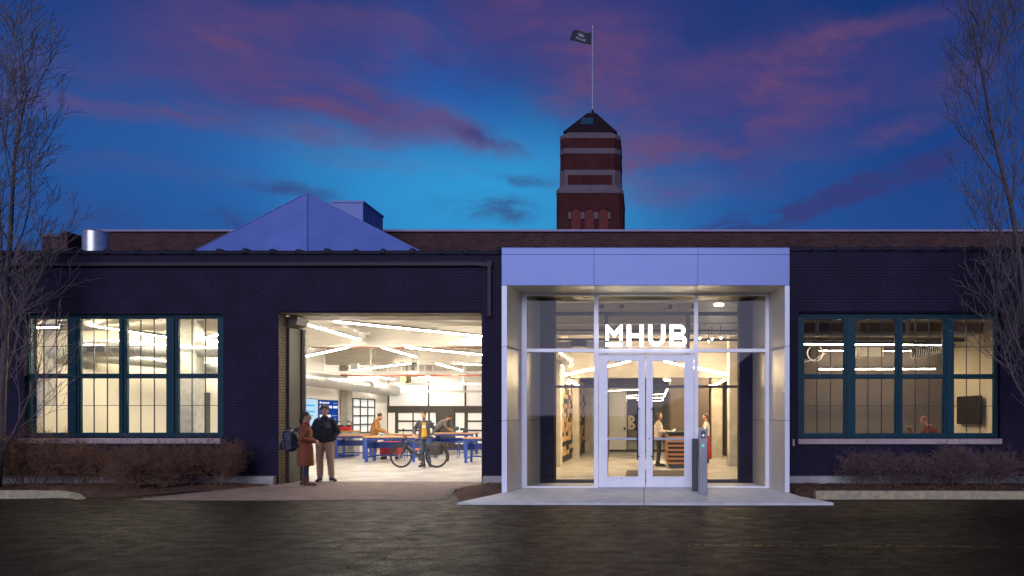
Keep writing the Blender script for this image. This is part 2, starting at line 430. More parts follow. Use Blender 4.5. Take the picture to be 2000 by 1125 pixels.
def asphalt_mat():
    m = bpy.data.materials.new('asphalt'); m.use_nodes = True; nt = m.node_tree; b = nt.nodes['Principled BSDF']; b.inputs['Specular IOR Level'].default_value = .05
    L = nt.links.new; N = nt.nodes.new
    t = N('ShaderNodeTexCoord').outputs['Object']
    def noise(s, d=6, vec=None, dist=0):
        n = N('ShaderNodeTexNoise'); n.inputs['Scale'].default_value = s; n.inputs['Detail'].default_value = d; n.inputs['Distortion'].default_value = dist
        L(vec or t, n.inputs['Vector']); return n
    def ramp(f, a, c0, bb, c1):
        r = N('ShaderNodeValToRGB'); r.color_ramp.elements[0].position = a; r.color_ramp.elements[1].position = bb
        r.color_ramp.elements[0].color = (*c0, 1); r.color_ramp.elements[1].color = (*c1, 1); L(f, r.inputs[0]); return r.outputs[0]
    agg = ramp(noise(75, 5).outputs[0], .38, (.0045, .0032, .0026), .68, (.052, .033, .023))  # warm light spill tinted into the stone colours
    grit = ramp(noise(150, 2).outputs[0], .40, (.6, .6, .6), .66, (1.5, 1.45, 1.4))
    mg = N('ShaderNodeMix'); mg.data_type = 'RGBA'; mg.blend_type = 'MULTIPLY'; mg.inputs[0].default_value = 1; L(agg, mg.inputs[6]); L(grit, mg.inputs[7])
    mpn = N('ShaderNodeMapping'); L(t, mpn.inputs[0]); mpn.inputs['Scale'].default_value = (.5, .9, 1)
    pat = ramp(noise(.9, 8, mpn.outputs[0], .3).outputs[0], .35, (.82, .81, .80), .68, (1.08, 1.05, 1.02))
    mx = N('ShaderNodeMix'); mx.data_type = 'RGBA'; mx.blend_type = 'MULTIPLY'; mx.inputs[0].default_value = 1
    L(mg.outputs[2], mx.inputs[6]); L(pat, mx.inputs[7])
    # wandering cracks
    wob = noise(1.5, 5)
    wa = N('ShaderNodeVectorMath'); wa.operation = 'MULTIPLY_ADD'; L(wob.outputs['Color'], wa.inputs[0]); wa.inputs[1].default_value = (.9, .9, 0); L(t, wa.inputs[2])
    vo = N('ShaderNodeTexVoronoi'); vo.feature = 'DISTANCE_TO_EDGE'; vo.inputs['Scale'].default_value = .42; L(wa.outputs[0], vo.inputs['Vector'])
    crk = N('ShaderNodeMapRange'); L(vo.outputs['Distance'], crk.inputs['Value']); crk.inputs['From Min'].default_value = .003; crk.inputs['From Max'].default_value = .012
    gate = N('ShaderNodeMath'); gate.operation = 'GREATER_THAN'; gate.inputs[1].default_value = .47; L(noise(.55, 2).outputs[0], gate.inputs[0])
    inv = N('ShaderNodeMath'); inv.operation = 'MAXIMUM'; L(crk.outputs[0], inv.inputs[0]); 
    ng = N('ShaderNodeMath'); ng.operation = 'SUBTRACT'; ng.inputs[0].default_value = 1; L(gate.outputs[0], ng.inputs[1]); L(ng.outputs[0], inv.inputs[1])
    mx2 = N('ShaderNodeMix'); mx2.data_type = 'RGBA'; L(inv.outputs[0], mx2.inputs[0]); mx2.inputs[6].default_value = (.008, .008, .008, 1); L(mx.outputs[2], mx2.inputs[7])
    L(mx2.outputs[2], b.inputs['Base Color'])
    # worn stone faces shine between rough binder
    mp2 = N('ShaderNodeMapping'); L(t, mp2.inputs[0]); mp2.inputs['Scale'].default_value = (.6, 1.0, 1)
    damp = N('ShaderNodeMath'); damp.operation = 'MULTIPLY_ADD'; L(noise(95, 3).outputs[0], damp.inputs[0]); damp.inputs[1].default_value = .75
    lowf = N('ShaderNodeMath'); lowf.operation = 'MULTIPLY'; lowf.inputs[1].default_value = .5; L(noise(5.0, 6, mp2.outputs[0], .4).outputs[0], lowf.inputs[0]); L(lowf.outputs[0], damp.inputs[2])
    mr = N('ShaderNodeMapRange'); L(damp.outputs[0], mr.inputs['Value']); mr.inputs['From Min'].default_value = .42; mr.inputs['From Max'].default_value = .85
    mr.inputs['To Min'].default_value = .85; mr.inputs['To Max'].default_value = .34; L(mr.outputs[0], b.inputs['Roughness'])
    mp3 = N('ShaderNodeMapping'); L(t, mp3.inputs[0]); mp3.inputs['Scale'].default_value = (.7, 1.3, 1); mp3.inputs['Location'].default_value = (3.1, 1.7, 0)
    wet = N('ShaderNodeMapRange'); L(noise(90, 4, mp3.outputs[0]).outputs[0], wet.inputs['Value']); wet.inputs['From Min'].default_value = .48; wet.inputs['From Max'].default_value = .74
    wsp = N('ShaderNodeMapRange'); L(wet.outputs[0], wsp.inputs['Value']); wsp.inputs['To Min'].default_value = .02; wsp.inputs['To Max'].default_value = .13; L(wsp.outputs[0], b.inputs['Specular IOR Level'])
    wr = N('ShaderNodeMath'); wr.operation = 'MULTIPLY_ADD'; L(wet.outputs[0], wr.inputs[0]); wr.inputs[1].default_value = -.25; L(mr.outputs[0], wr.inputs[2]); L(wr.outputs[0], b.inputs['Roughness'])
    hs = N('ShaderNodeMath'); hs.operation = 'ADD'; L(noise(130, 3).outputs[0], hs.inputs[0])
    sc = N('ShaderNodeMath'); sc.operation = 'MULTIPLY'; sc.inputs[1].default_value = .5; L(noise(9, 5).outputs[0], sc.inputs[0]); L(sc.outputs[0], hs.inputs[1])
    h2 = N('ShaderNodeMath'); h2.operation = 'ADD'; L(hs.outputs[0], h2.inputs[0]); L(inv.outputs[0], h2.inputs[1])
    bp = N('ShaderNodeBump'); bp.inputs['Strength'].default_value = .6; bp.inputs['Distance'].default_value = .008
    L(h2.outputs[0], bp.inputs['Height']); L(bp.outputs[0], b.inputs['Normal'])
    return m
M_asphalt = asphalt_mat()
M_mulch = mat('brown_mulch', (.135, .062, .03), .95, col2=(.05, .024, .014), vscale=26, bump=1.0, bscale=55)
M_chip = mat('mulch_chip', (.17, .08, .038), .9, var=.5, vscale=3)
M_paver = mat('clay_paver', (.23, .16, .12), .8, var=.28, vscale=2.5, bump=.3, bscale=60)
M_sand = mat('paver_joint_sand', (.13, .10, .08), .95, var=.3, vscale=12)
M_bark = mat('bark_grey_brown', (.085, .066, .062), .85, var=.3, vscale=7, bump=.5, bscale=30)
M_twig = mat('twig_brown', (.145, .112, .104), .8, var=.3, vscale=3)
M_shrub = mat('shrub_twig', (.155, .078, .042), .85, var=.35, vscale=4)

# ================================================================== ground, drive, paving
def struct(name, mb, m, label, cat, **kw):
    return mb.build(name, m, None, label=label, cat=cat, kind='structure', **kw)
mb = MB(); mb._add([(-900, -900, -.05), (900, -900, -.05), (900, 900, -.05), (-900, 900, -.05)], [(0, 1, 2, 3)])
struct('ground', mb, mat('bare_ground', (.06, .055, .05), .95, var=.3, vscale=.4), 'dark bare ground stretching away around the building', 'ground')
mb = MB(); nx, ny = 90, 56
def aZ(x, y): return .012 * mnoise.noise(Vector((x * .35, y * .5, 0))) - .012 * max(0, min(1, (12 - y) / 6))
for j in range(ny + 1):
    for i in range(nx + 1):
        x = -24 + 44 * i / nx; y = -14 + 28.2 * j / ny
        mb.v.append(Vector((x, y, aZ(x, y) - .012)))
for j in range(ny):
    for i in range(nx):
        a = j * (nx + 1) + i; mb.f.append([a, a + 1, a + nx + 2, a + nx + 1])
struct('asphalt_drive', mb, M_asphalt, 'cracked dark asphalt drive with damp shiny patches in front of the building', 'road', smooth=True)

# faded yellow bay line, built from worn flakes
rnd = random.Random(3)
fl = MB()
x = .55
while x < 4.9:
    w = rnd.uniform(.015, .11); y = 8.62 - .03 * (x - .5) + rnd.gauss(0, .03); h = rnd.uniform(.006, .028)
    if rnd.random() < .72:
        z = aZ(x, y) + .002
        n = 7; pts = []
        for k in range(n):
            a = 2 * math.pi * k / n
            pts.append((x + w / 2 + w * .55 * math.cos(a) * rnd.uniform(.7, 1.1), y + h * math.sin(a) * rnd.uniform(.6, 1.1)))
        fl._add([(p[0], p[1], aZ(p[0], p[1]) - .005) for p in pts], [tuple(range(n))])
    x += w * rnd.uniform(.25, .9)
fl.build('bay_line', mat('faded_yellow_paint', (.15, .135, .03), .7, var=.4, vscale=14), None, label='faded broken yellow paint line across the asphalt at right', cat='road marking', kind='structure')

sm_ = MB(); prev = None; x = -24.0
while x < 20:
    y = 11.42 + .05 * mnoise.noise(Vector((x * .5, 3, 0))) + .012 * mnoise.noise(Vector((x * 4, 1, 0))); w = .006 + .008 * abs(mnoise.noise(Vector((x * 2, 7, 0))))
    cur = [(x, y - w, aZ(x, y) - .008), (x, y + w, aZ(x, y) - .008)]
    if prev: sm_._add([prev[0], cur[0], cur[1], prev[1]], [(0, 1, 2, 3)])
    prev = cur; x += .12
sm_.build('asphalt_seam', mat('dark_seam', (.006, .005, .005), .9), None, label='dark cold-joint seam running along the asphalt drive', cat='road seam', kind='structure')

# entrance slab (two pours with a joint)
slab = thing('entrance_slab', 'pale concrete slab in front of the glass entrance', 'pavement', (0, 13.2, 0))
slab['kind'] = 'structure'
L0, R0 = -3.40, 3.44
MB().slab([(L0, 12.42), (-.006, 12.40), (-.006, 16.0), (-2.9, 16.0), (-2.93, 13.9), (L0 + .05, 12.6)], -.03, .03).build('slab_panel', M_slab, slab)
MB().slab([(.006, 12.40), (R0, 12.40), (R0 - .03, 12.52), (3.06, 13.35), (2.97, 13.9), (2.95, 16.0), (.006, 16.0)], -.03, .031).build('slab_panel', M_slab, slab)

# mulch beds
def bed(pts, name, label, cells=.16, h=.05):
    xs = [p[0] for p in pts]; ys = [p[1] for p in pts]; mb = MB(); idx = {}
    def inside(x, y):
        c = False; n = len(pts)
        for i in range(n):
            x1, y1 = pts[i]; x2, y2 = pts[(i + 1) % n]
            if (y1 > y) != (y2 > y) and x < (x2 - x1) * (y - y1) / (y2 - y1) + x1: c = not c
        return c
    def dist(x, y):
        d = 9
        for i in range(len(pts)):
            a = Vector(pts[i]); b = Vector(pts[(i + 1) % len(pts)]); p = Vector((x, y)); ab = b - a
            t = max(0, min(1, (p - a).dot(ab) / ab.length_squared)); d = min(d, (p - a - ab * t).length)
        return d
    inner = []
    x = min(xs)
    bm = bmesh.new(); V = [bm.verts.new((p[0], p[1], 0)) for p in pts]; bm.faces.new(V)
    for cut_axis, lo, hi in ((0, min(xs), max(xs)), (1, min(ys), max(ys))):
        c = lo + cells
        while c < hi:
            co = (c, 0, 0) if cut_axis == 0 else (0, c, 0); no = (1, 0, 0) if cut_axis == 0 else (0, 1, 0)
            bmesh.ops.bisect_plane(bm, geom=bm.verts[:] + bm.edges[:] + bm.faces[:], plane_co=co, plane_no=no)
            c += cells
    bmesh.ops.triangulate(bm, faces=bm.faces[:])
    for v in bm.verts:
        d = dist(v.co.x, v.co.y)
        v.co.z = .005 + h * min(1, d / .35) + .03 * min(1, d / .2) * mnoise.noise(Vector((v.co.x * 2.2, v.co.y * 2.2, 1)))
    me = bpy.data.meshes.new(name); bm.to_mesh(me); bm.free(); me.materials.append(M_mulch)
    o = bpy.data.objects.new(name, me); COL.objects.link(o); o['label'] = label; o['category'] = 'mulch bed'; o['kind'] = 'structure'
    for f in me.polygons: f.use_smooth = True
    ORI[o.name] = Vector((0, 0, 0))
    # loose chips
    cm = MB(); rr = random.Random(len(pts)); cnt = 0
    A = (max(xs) - min(xs)) * (max(ys) - min(ys))
    for k in range(int(A * 260)):
        x, y = rr.uniform(min(xs), max(xs)), rr.uniform(min(ys), max(ys))
        if not inside(x, y): continue
        d = dist(x, y); z = .008 + h * min(1, d / .35) + .03 * min(1, d / .2) * mnoise.noise(Vector((x * 2.2, y * 2.2, 1)))
        a = rr.uniform(0, 3.14); l, w = rr.uniform(.015, .045), rr.uniform(.004, .012); t = rr.uniform(-.012, .018)
        dx, dy = math.cos(a) * l, math.sin(a) * l; ex, ey = -math.sin(a) * w, math.cos(a) * w
        cm._add([(x - dx - ex, y - dy - ey, z - t), (x + dx - ex, y + dy - ey, z + t), (x + dx + ex, y + dy + ey, z + t + .004), (x - dx + ex, y - dy + ey, z - t + .004)], [(0, 1, 2, 3)])
    c = cm.build('mulch_chips', M_chip, o, kind='stuff')
    return o
bed([(-24, 13.55), (-12.0, 13.55), (-11.55, 13.7), (-10.95, 13.35), (-10.3, 13.5), (-8.75, 15.45), (-8.62, 15.95), (-24, 15.95)], 'mulch_bed', 'wide brown mulch bed with bare shrubs under the left window')
bed([(-3.75, 15.9), (-4.1, 14.9), (-3.75, 13.6), (-3.35, 12.75), (-2.98, 13.9), (-2.93, 15.9)], 'mulch_bed', 'small mulch wedge between the paved apron and the entrance', h=.07)
bed([(2.99, 13.9), (3.07, 13.37), (3.40, 13.42), (20, 13.42), (20, 15.95), (2.99, 15.95)], 'mulch_bed', 'brown mulch strip under the right window behind the kerb')

# kerbs
def kerb_profile(y, z=.13): return [(y - .02, -.06), (y, z - .03), (y + .03, z), (y + .15, z), (y + .15, -.06)]
def kerb(name, label, path, zs, gaps=()):
    t = thing(name, label, 'kerb', (path[0][0], path[0][1], 0))
    for i in range(len(path) - 1):
        rings = []
        seg = path[i:i + 2]; zz = zs[i:i + 2]
        n = 6; a, b = Vector(seg[0]), Vector(seg[1])
        for k in range(n + 1):
            p = a.lerp(b, k / n); z = zz[0] + (zz[1] - zz[0]) * k / n
            d0 = (Vector(path[i]) - Vector(path[i - 1])).normalized() if i > 0 else (b - a).normalized()
            d2 = (Vector(path[i + 2]) - Vector(path[i + 1])).normalized() if i + 2 < len(path) else (b - a).normalized()
            d1 = (b - a).normalized()
            dd = ((d0 + d1) / 2).lerp((d1 + d2) / 2, k / n).normalized(); nrm = Vector((-dd.y, dd.x))
            jz = .006 * mnoise.noise(Vector((p.x * 3, p.y * 3, 2)))
            rings.append([(p.x + nrm.x * q, p.y + nrm.y * q, h if h < 0 else max(-.05, h * (z / .13) + jz)) for q, h in ((-.02, -.06), (0, .095), (.03, .13), (.15, .13), (.17, -.06))])
        rings[0] = [(x + .004, y, z) for x, y, z in rings[0]] if i else rings[0]
        MB().loft(rings).build('kerb_stone', M_kerb, t)
    return t
kerb('concrete_kerb', 'worn pale kerb curving down at the left edge of the bed', [(-24, 13.38), (-19, 13.38), (-15, 13.38), (-12.0, 13.40), (-11.6, 13.46), (-11.25, 13.40), (-10.95, 13.16)], [.13, .13, .13, .13, .12, .07, .0])
kerb('concrete_kerb', 'chipped yellowish kerb in front of the right mulch strip', [(3.34, 13.26), (6.0, 13.27), (8.6, 13.25), (12, 13.26), (20, 13.26)], [.14, .14, .13, .13, .13])

# paved apron before the wide doorway
apron = MB().slab([(-10.0, 13.02), (-3.95, 13.02), (-3.80, 13.3), (-4.12, 14.9), (-3.80, 16.0), (-3.80, 16.64), (-8.57, 16.64), (-8.57, 15.9), (-9.2, 15.0)], -.04, -.004).build('paved_apron', M_sand, None, label='clay paver apron leading up to the wide open doorway', cat='pavement', kind='structure')
pol = [(-9.9, 13.05), (-3.98, 13.05), (-3.83, 13.3), (-4.15, 14.9), (-3.82, 15.95), (-3.82, 16.62), (-8.55, 16.62), (-8.55, 15.9), (-9.15, 15.0)]
def inpoly(x, y, pts):
    c = False; n = len(pts)
    for i in range(n):
        x1, y1 = pts[i]; x2, y2 = pts[(i + 1) % n]
        if (y1 > y) != (y2 > y) and x < (x2 - x1) * (y - y1) / (y2 - y1) + x1: c = not c
    return c
pm = [MB().bevbox(-.098, .098, -.048, .048, -.03, 0, .006).mesh(name='paver') for _ in range(1)]
pm[0].materials.append(M_paver)
pv = []; y = 13.12; row = 0
while y < 17.1:
    x = -9.9 + (.1 if row % 2 else 0)
    while x < -3.8:
        if inpoly(x - .08, y, pol) and inpoly(x + .08, y, pol): pv.append((x, y))
        x += .204
    y += .104; row += 1
rest = MB()
pvs = sorted(pv, key=lambda p: abs(p[1] - 14.6))
rr = random.Random(5)
for k, (x, y) in enumerate(pvs):
    z = .006 * mnoise.noise(Vector((x * 1.5, y * 1.5, 0))) + rr.uniform(-.002, .002) + .002
    if k < 300:
        o = newobj('paver', pm[0], apron, Vector((x, y, z)) - ORI[apron.name]); o.rotation_euler = (rr.uniform(-.015, .015), rr.uniform(-.015, .015), rr.uniform(-.015, .015))
    else: rest.bevbox(x - .098, x + .098, y - .048, y + .048, z - .03, z, .006)
rest.build('pavers', M_paver, apron, kind='stuff')

# ================================================================== the brick building
YF = 16.0
bld = thing('brick_building', 'long low navy-painted brick building with wide doorway and windows', 'building', (-3, 16, 0))
XL, XR = -24.0, 20.0
TOPL, TOPR, XSTEP = 5.42, 5.50, xw(976)
WL = (xw(47), xw(436), zw(853), zw(612))          # left window opening x0,x1,z0,z1
GD = (-8.57, -3.80, 0.0, 4.02)                     # doorway
LB = (-2.44, 2.54, 0.0, 4.6)                       # old wall opening behind the entrance (masonry), narrowed by piers below
LO = (xw(1083), xw(1444), 0.0, 4.72)
WR = (xw(1559), xw(1953), zw(855), zw(611))
OPEN = [WL, GD, LO, WR]
def wall_with_holes(mb, x0, x1, z0, z1, holes, y0, y1):
    xs = sorted({x0, x1, *[h[0] for h in holes], *[h[1] for h in holes]})
    for a, b in zip(xs[:-1], xs[1:]):
        hs = sorted([h for h in holes if h[0] <= a + 1e-6 and h[1] >= b - 1e-6], key=lambda h: h[2]); z = z0
        for h in hs:
            if h[2] > z + 1e-4: mb.box(a, b, y0, y1, z, h[2])
            z = h[3]
        if z < z1 - 1e-4: mb.box(a, b, y0, y1, z, z1)
mb = MB()
wall_with_holes(mb, XL, XSTEP, 0, TOPL, [WL, GD], YF, YF + .34)
wall_with_holes(mb, XSTEP, XR, 0, TOPR, [LO, WR], YF, YF + .34)
wall = mb.build('front_wall', M_mortar, bld)
# bricks, running bond, every brick proud of the joints
BW, BH, J = .203, .057, .0107
course = BH + J; brick_single = []; brick_rest = MB(); rb = random.Random(11)
nz = int(TOPR / course)
for c in range(nz):
    z0 = c * course + .004; z1 = z0 + BH
    x = XL + (BW + J) / 2 * (c % 2)
    while x < XR:
        a, b = x, x + BW; x += BW + J
        top = TOPL if a < XSTEP else TOPR
        if z1 > top - .005: continue
        if z0 < .17: continue                       # hidden by the plinth
        segs = [(a, b)]
        for h in OPEN:
            if z1 > h[2] + .01 and z0 < h[3] - .01:
                ns = []
                for s0, s1 in segs:
                    if s1 <= h[0] or s0 >= h[1]: ns.append((s0, s1)); continue
                    if s0 < h[0]: ns.append((s0, h[0]))
                    if s1 > h[1]: ns.append((h[1], s1))
                segs = ns
        for s0, s1 in segs:
            if s1 - s0 < .03: continue
            d = .007 + rb.uniform(-.0015, .0025)
            if GD[1] - .001 < s0 and s1 < -2.94 and s1 - s0 > .2 and len(brick_single) < 300 and z0 < 5.3:
                brick_single.append((s0, d, z0))
            else:
                brick_rest.box(s0, s1, YF - d, YF + .002, z0 + rb.uniform(-.001, .001), z1)
bmesh_b = MB().box(0, BW, -.007, .003, 0, BH).mesh(name='brick'); bmesh_b.materials.append(M_navy)
for s0, d, z0 in brick_single:
    newobj('brick', bmesh_b, wall, Vector((s0, YF, z0)) - ORI[wall.name] + Vector((0, 0, 0)))
brick_rest.build('bricks', M_navy, wall, kind='stuff')
# unpainted brick faces of the doorway jamb and lintel
jb = MB(); rb = random.Random(2)
for c in range(int(4.0 / course)):
    z0 = c * course + .004
    if z0 + BH > 4.0: break
    cut = .10 if c % 2 else .203
    for y0, y1 in ((YF + .004, YF + .004 + cut), (YF + .015 + cut, YF + .33)):
        if y1 - y0 < .03: continue
        d = .010 + rb.uniform(-.004, .007)
        jb.box(GD[0] - .01, GD[0] + d, y0, y1, z0, z0 + BH)
        jb.box(GD[1] - d, GD[1] + .01, y0, y1, z0, z0 + BH)
jb.build('jamb_bricks', M_jambbrick, bld, kind='stuff')
lb = MB(); x = GD[0] + .02
while x < GD[1] - .1:
    d = rb.uniform(.006, .014)
    lb.box(x, x + .092, YF + .005, YF + .2, GD[3] - d, GD[3] + .01); lb.box(x, x + .092, YF + .212, YF + .335, GD[3] - d * .8, GD[3] + .01); x += .104
lb.build('lintel_bricks', M_jambbrick, bld, kind='stuff')
# deep soffit and steel side guide of the rolled-up door
MB().box(GD[0], GD[1], YF + .342, YF + 1.18, 4.005, 4.14).build('door_soffit', mat('dusty_lintel_steel', (.13, .098, .055), .7, var=.25, vscale=6, bump=.4, bscale=30), bld)
gs = MB(); gs.box(-8.66, -8.50, YF + .35, YF + .90, 0, 3.72)
gs.build('door_side_panel', mat('olive_grey_panel', (.042, .038, .027), .6, var=.15, vscale=2), bld)
gg = MB(); gg.box(-8.60, -8.46, YF + .905, YF + .96, 0, 3.74); gg.box(-8.60, -8.44, YF + .965, YF + 1.05, 0, 3.74)
gg.build('door_track', M_dark, bld)
gh = MB(); gh.prism([(-8.66, 3.72), (-8.34, 3.80), (-8.30, 3.98), (-8.66, 3.98)], YF + .36, YF + .9)
gh.build('door_bracket', mat('brown_bracket', (.11, .085, .06), .6), bld)

# plinth blocks
for x0, x1 in ((XL, xw(533, 15.85)), (xw(943, 15.85), -2.95), (2.99, 9.02), (9.14, XR)):
    p = MB().loft([[(x0, YF - .16, -.05), (x1, YF - .16, -.05), (x1, YF + .0, -.05), (x0, YF + .0, -.05)],
               [(x0, YF - .16, .165), (x1, YF - .16, .165), (x1, YF, .165), (x0, YF, .165)],
               [(x0, YF - .14, .195), (x1, YF - .14, .195), (x1, YF, .20), (x0, YF, .20)]]).build('plinth', M_conc, bld)
# coping with cover straps
for x0, x1, z in ((XL, XSTEP - .002, TOPL), (XSTEP - .09, XR, TOPR)):
    cp = MB(); n = int((x1 - x0) / .4); rings = []
    for i in range(n + 1):
        x = x0 + (x1 - x0) * i / n; w = .010 * mnoise.noise(Vector((x * 1.3, z, 0)))
        rings.append([(x, YF - .045, z - .03 + w), (x, YF - .05, z + .03 + w), (x, YF - .02, z + .052 + w), (x, YF + .36, z + .06 + w), (x, YF + .36, z - .03 + w)])
    cp.loft(rings); c = cp.build('coping', M_coping, bld)
    x = x0 + .3; rb = random.Random(int(z * 100))
    while x < x1 - .2:
        s = MB(); w = .012 * mnoise.noise(Vector((x * 1.3, z, 0))); l = rb.uniform(.12, .19); e = rb.uniform(.018, .034)
        s.loft([[(x - l / 2, YF - .055, z - .02 + w), (x - l / 2, YF - .055, z + .04 + w), (x - l / 2, YF + .3, z + .06 + w), (x - l / 2, YF + .3, z + w)],
                [(x - l / 4, YF - .07, z - .02 + w), (x - l / 4, YF - .07, z + .06 + e + w), (x - l / 4, YF + .3, z + .07 + e + w), (x - l / 4, YF + .3, z + w)],
                [(x + l / 4, YF - .07, z - .02 + w), (x + l / 4, YF - .07, z + .06 + e + w), (x + l / 4, YF + .3, z + .07 + e + w), (x + l / 4, YF + .3, z + w)],
                [(x + l / 2, YF - .055, z - .02 + w), (x + l / 2, YF - .055, z + .04 + w), (x + l / 2, YF + .3, z + .06 + w), (x + l / 2, YF + .3, z + w)]])
        s.build('strap', M_coping, c); x += .64 * rb.uniform(.93, 1.07)
# rain pipe
dp = MB()
zp = zw(516.5)
dp.bar((XL, YF - .055, zp - .02), (xw(935), YF - .055, zp), .085, .085)
dp.bar((xw(935) + .001, YF - .055, zp), (xw(956), YF - .057, zp - .03), .088, .09)
dp.box(xw(953), xw(962), YF - .11, YF - .012, zp - .06, zp + .07)
dp.box(xw(954), xw(960.5), YF - .095, YF - .018, zw(615), zp - .061)
dp.box(xw(953), xw(961.5), YF - .105, YF - .014, zw(618.5), zw(615) - .001)
dp.build('rain_pipe', M_pipe, bld)
# small wall box at the right edge beyond the entrance
MB().box(xw(1547), xw(1551), YF - .06, YF - .005, zw(871), zw(858)).build('wall_box', M_sill, bld)

# windows: frame (part) > pane, muntin, meeting rail, sill
def window(op, bays, ys, sill, nsill, name='window'):
    x0, x1, z0, z1 = op; yf = YF + .10
    fr = MB(); zt, zm1, zm0, zb = ys
    fr.box(x0, x1, yf, yf + .12, zt, z1 - .002); fr.box(x0, x1, yf, yf + .12, z0 + .002, zb)
    edges = [x0] + [v for b in bays for v in b] + [x1]
    for i in range(0, len(edges), 2):
        a, b = edges[i], edges[i + 1]
        fr.box(a, b, yf + .002, yf + .118, zb, zt)
        if .1 < b - a and 0 < i < len(edges) - 2: fr.box(a + .05, b - .05, yf - .025, yf, zb, zt)
    fr.box(x0 + .03, x1 - .03, yf - .02, yf, z1 - .06, z1 - .004)
    f = fr.build(name, M_teal, bld)
    for a, b in bays:
        MB().box(a, b, yf + .015, yf + .10, zm0, zm1).build('meeting_rail', M_teal, f)
        for s0, s1 in ((zb, zm0), (zm1, zt)):
            zc = (s0 + s1) / 2
            sash = MB(); q = .014
            sash.box(a, a + q, yf + .03, yf + .08, s0, s1); sash.box(b - q, b, yf + .03, yf + .08, s0, s1)
            sash.box(a + q, b - q, yf + .03, yf + .08, s0, s0 + q); sash.box(a + q, b - q, yf + .03, yf + .08, s1 - q, s1)
            sash.build('sash', M_teal, f)
            w = (b - a) / 3; mu = .0065
            for k in (1, 2): MB().box(a + w * k - mu, a + w * k + mu, yf + .045, yf + .07, s0 + q, s1 - q).build('muntin', M_muntin, f)
            hm = MB()
            for k in range(3): hm.box(a + w * k + mu, a + w * (k + 1) - mu, yf + .046, yf + .069, zc - mu, zc + mu)
            hm.build('muntin', M_muntin, f)
            for k in range(3):
                for u0, u1 in ((s0, zc), (zc, s1)):
                    g = MB(); yy = yf + .058 + random.uniform(-.0015, .0015)
                    g._add([(a + w * k, yy + random.uniform(-.001, .001), u0), (a + w * (k + 1), yy + random.uniform(-.001, .001), u0), (a + w * (k + 1), yy + random.uniform(-.001, .001), u1), (a + w * k, yy, u1)], [(0, 1, 2, 3)])
                    g.build('pane', M_glass, f)
    sx0, sx1, sz0, sz1 = sill
    for k in range(nsill):
        a = sx0 + (sx1 - sx0) * k / nsill; b = sx0 + (sx1 - sx0) * (k + 1) / nsill - .006
        MB().loft([[(a, YF - .07, sz0), (b, YF - .07, sz0), (b, YF + .1, sz0), (a, YF + .1, sz0)], [(a, YF - .07, sz1 - .015), (b, YF - .07, sz1 - .015), (b, YF + .1, sz1), (a, YF + .1, sz1)]]).build('sill', M_sill, f)
    return f
YG = 16.16
gx = lambda px: xw(px, YG)
window(WL, [(gx(61), gx(136)), (gx(158), gx(236)), (gx(249), gx(328)), (gx(349), gx(428))], (zw(622, YG), zw(731, YG), zw(738, YG), zw(846, YG)), (xw(40), xw(435), zw(866), zw(855)), 3)
window(WR, [(gx(1569), gx(1648)), (gx(1669), gx(1748)), (gx(1761), gx(1841)), (gx(1861), gx(1940))], (zw(623, YG), zw(732, YG), zw(739, YG), zw(847, YG)), (xw(1558), xw(1955), zw(867), zw(856)), 3)

# roof deck and building shell (closed box so that only the openings let light out)
MB().box(XL, XR, YF + .345, 27.0, 5.02, 5.12).build('roof_deck', mat('grey_roof_membrane', (.12, .12, .13), .9, var=.2, vscale=1), bld)

# ================================================================== interior shell
fl = MB()
fl.box(-24, -8.57, 16.34, 20.6, -.04, 0.0); fl.box(-8.569, -3.8, 16.645, 20.6, -.04, .0); fl.box(-3.799, 9.5, 16.34, 20.6, -.04, 0.0)
fl.box(-12.2, 3.5, 20.601, 46, -.04, 0.0); fl.box(3.501, 9.5, 20.601, 21.3, -.04, 0.0)
struct('floor', fl, M_floor, 'pale polished concrete floor inside the workshop and lobby', 'floor')
dk = MB()
dk.box(-24, -3.2, 16.345, 32.2, 4.16, 4.22); dk.box(-2.85, 3.2, 16.345, 30.2, 4.90, 4.96); dk.box(3.5, 9.5, 16.345, 21.3, 4.16, 4.22); dk.box(-2.85, 3.2, 30.21, 46, 3.3, 3.36)
dk.build('ceiling', M_ceil, bld)
def part(name, m, *b, **kw): return MB().box(*b).build(name, m, bld, **kw)
part('interior_wall', M_wallwhite, -12.2, -12.0, 20.5, 32.2, 0, 4.155)
M_cream = mat('cream_left_room_wall', (.86, .80, .66), .8, var=.03, vscale=1.5)
part('interior_wall', M_cream, -24, -12.201, 20.5, 20.7, 0, 4.155)
part('interior_wall', M_cream, -19.2, -19.0, 16.345, 20.49, 0, 4.155)
part('interior_wall', M_wallwhite, -12.0, -3.2, 32.0, 32.2, 0, 4.155)
part('interior_wall', M_wallwhite, -3.199, -2.851, 16.345, 46, 0, 4.95)
part('interior_wall', M_lobbybrown, 3.201, 3.499, 16.345, 46, 0, 4.95)
part('interior_wall', M_darkwall, 3.5, 9.329, 21.0, 21.2, 0, 4.155, label='dark taupe back wall of the right room')
part('interior_wall', mat('cream_wall', (.78, .68, .50), .8, var=.03, vscale=1.5), 9.33, 9.5, 16.345, 21.2, 0, 4.155)
part('interior_wall', M_lobbybrown, -2.85, 3.2, 30.0, 30.2, 2.85, 4.89)
part('interior_wall', M_wallwhite, -1.53, -.78, 30.0, 30.15, 0, 2.84)
part('interior_wall', mat('plastered_column', (.58, .52, .42), .85, var=.18, vscale=2.5, bump=.4, bscale=14), -2.85, -2.27, 30.0, 30.15, 0, 2.84)
part('interior_wall', M_wallwhite, -2.85, 3.2, 45.8, 46, 0, 3.29)
part('interior_wall', M_lobbybrown, 2.31, 3.2, 29.8, 30.0, 0, 2.84)
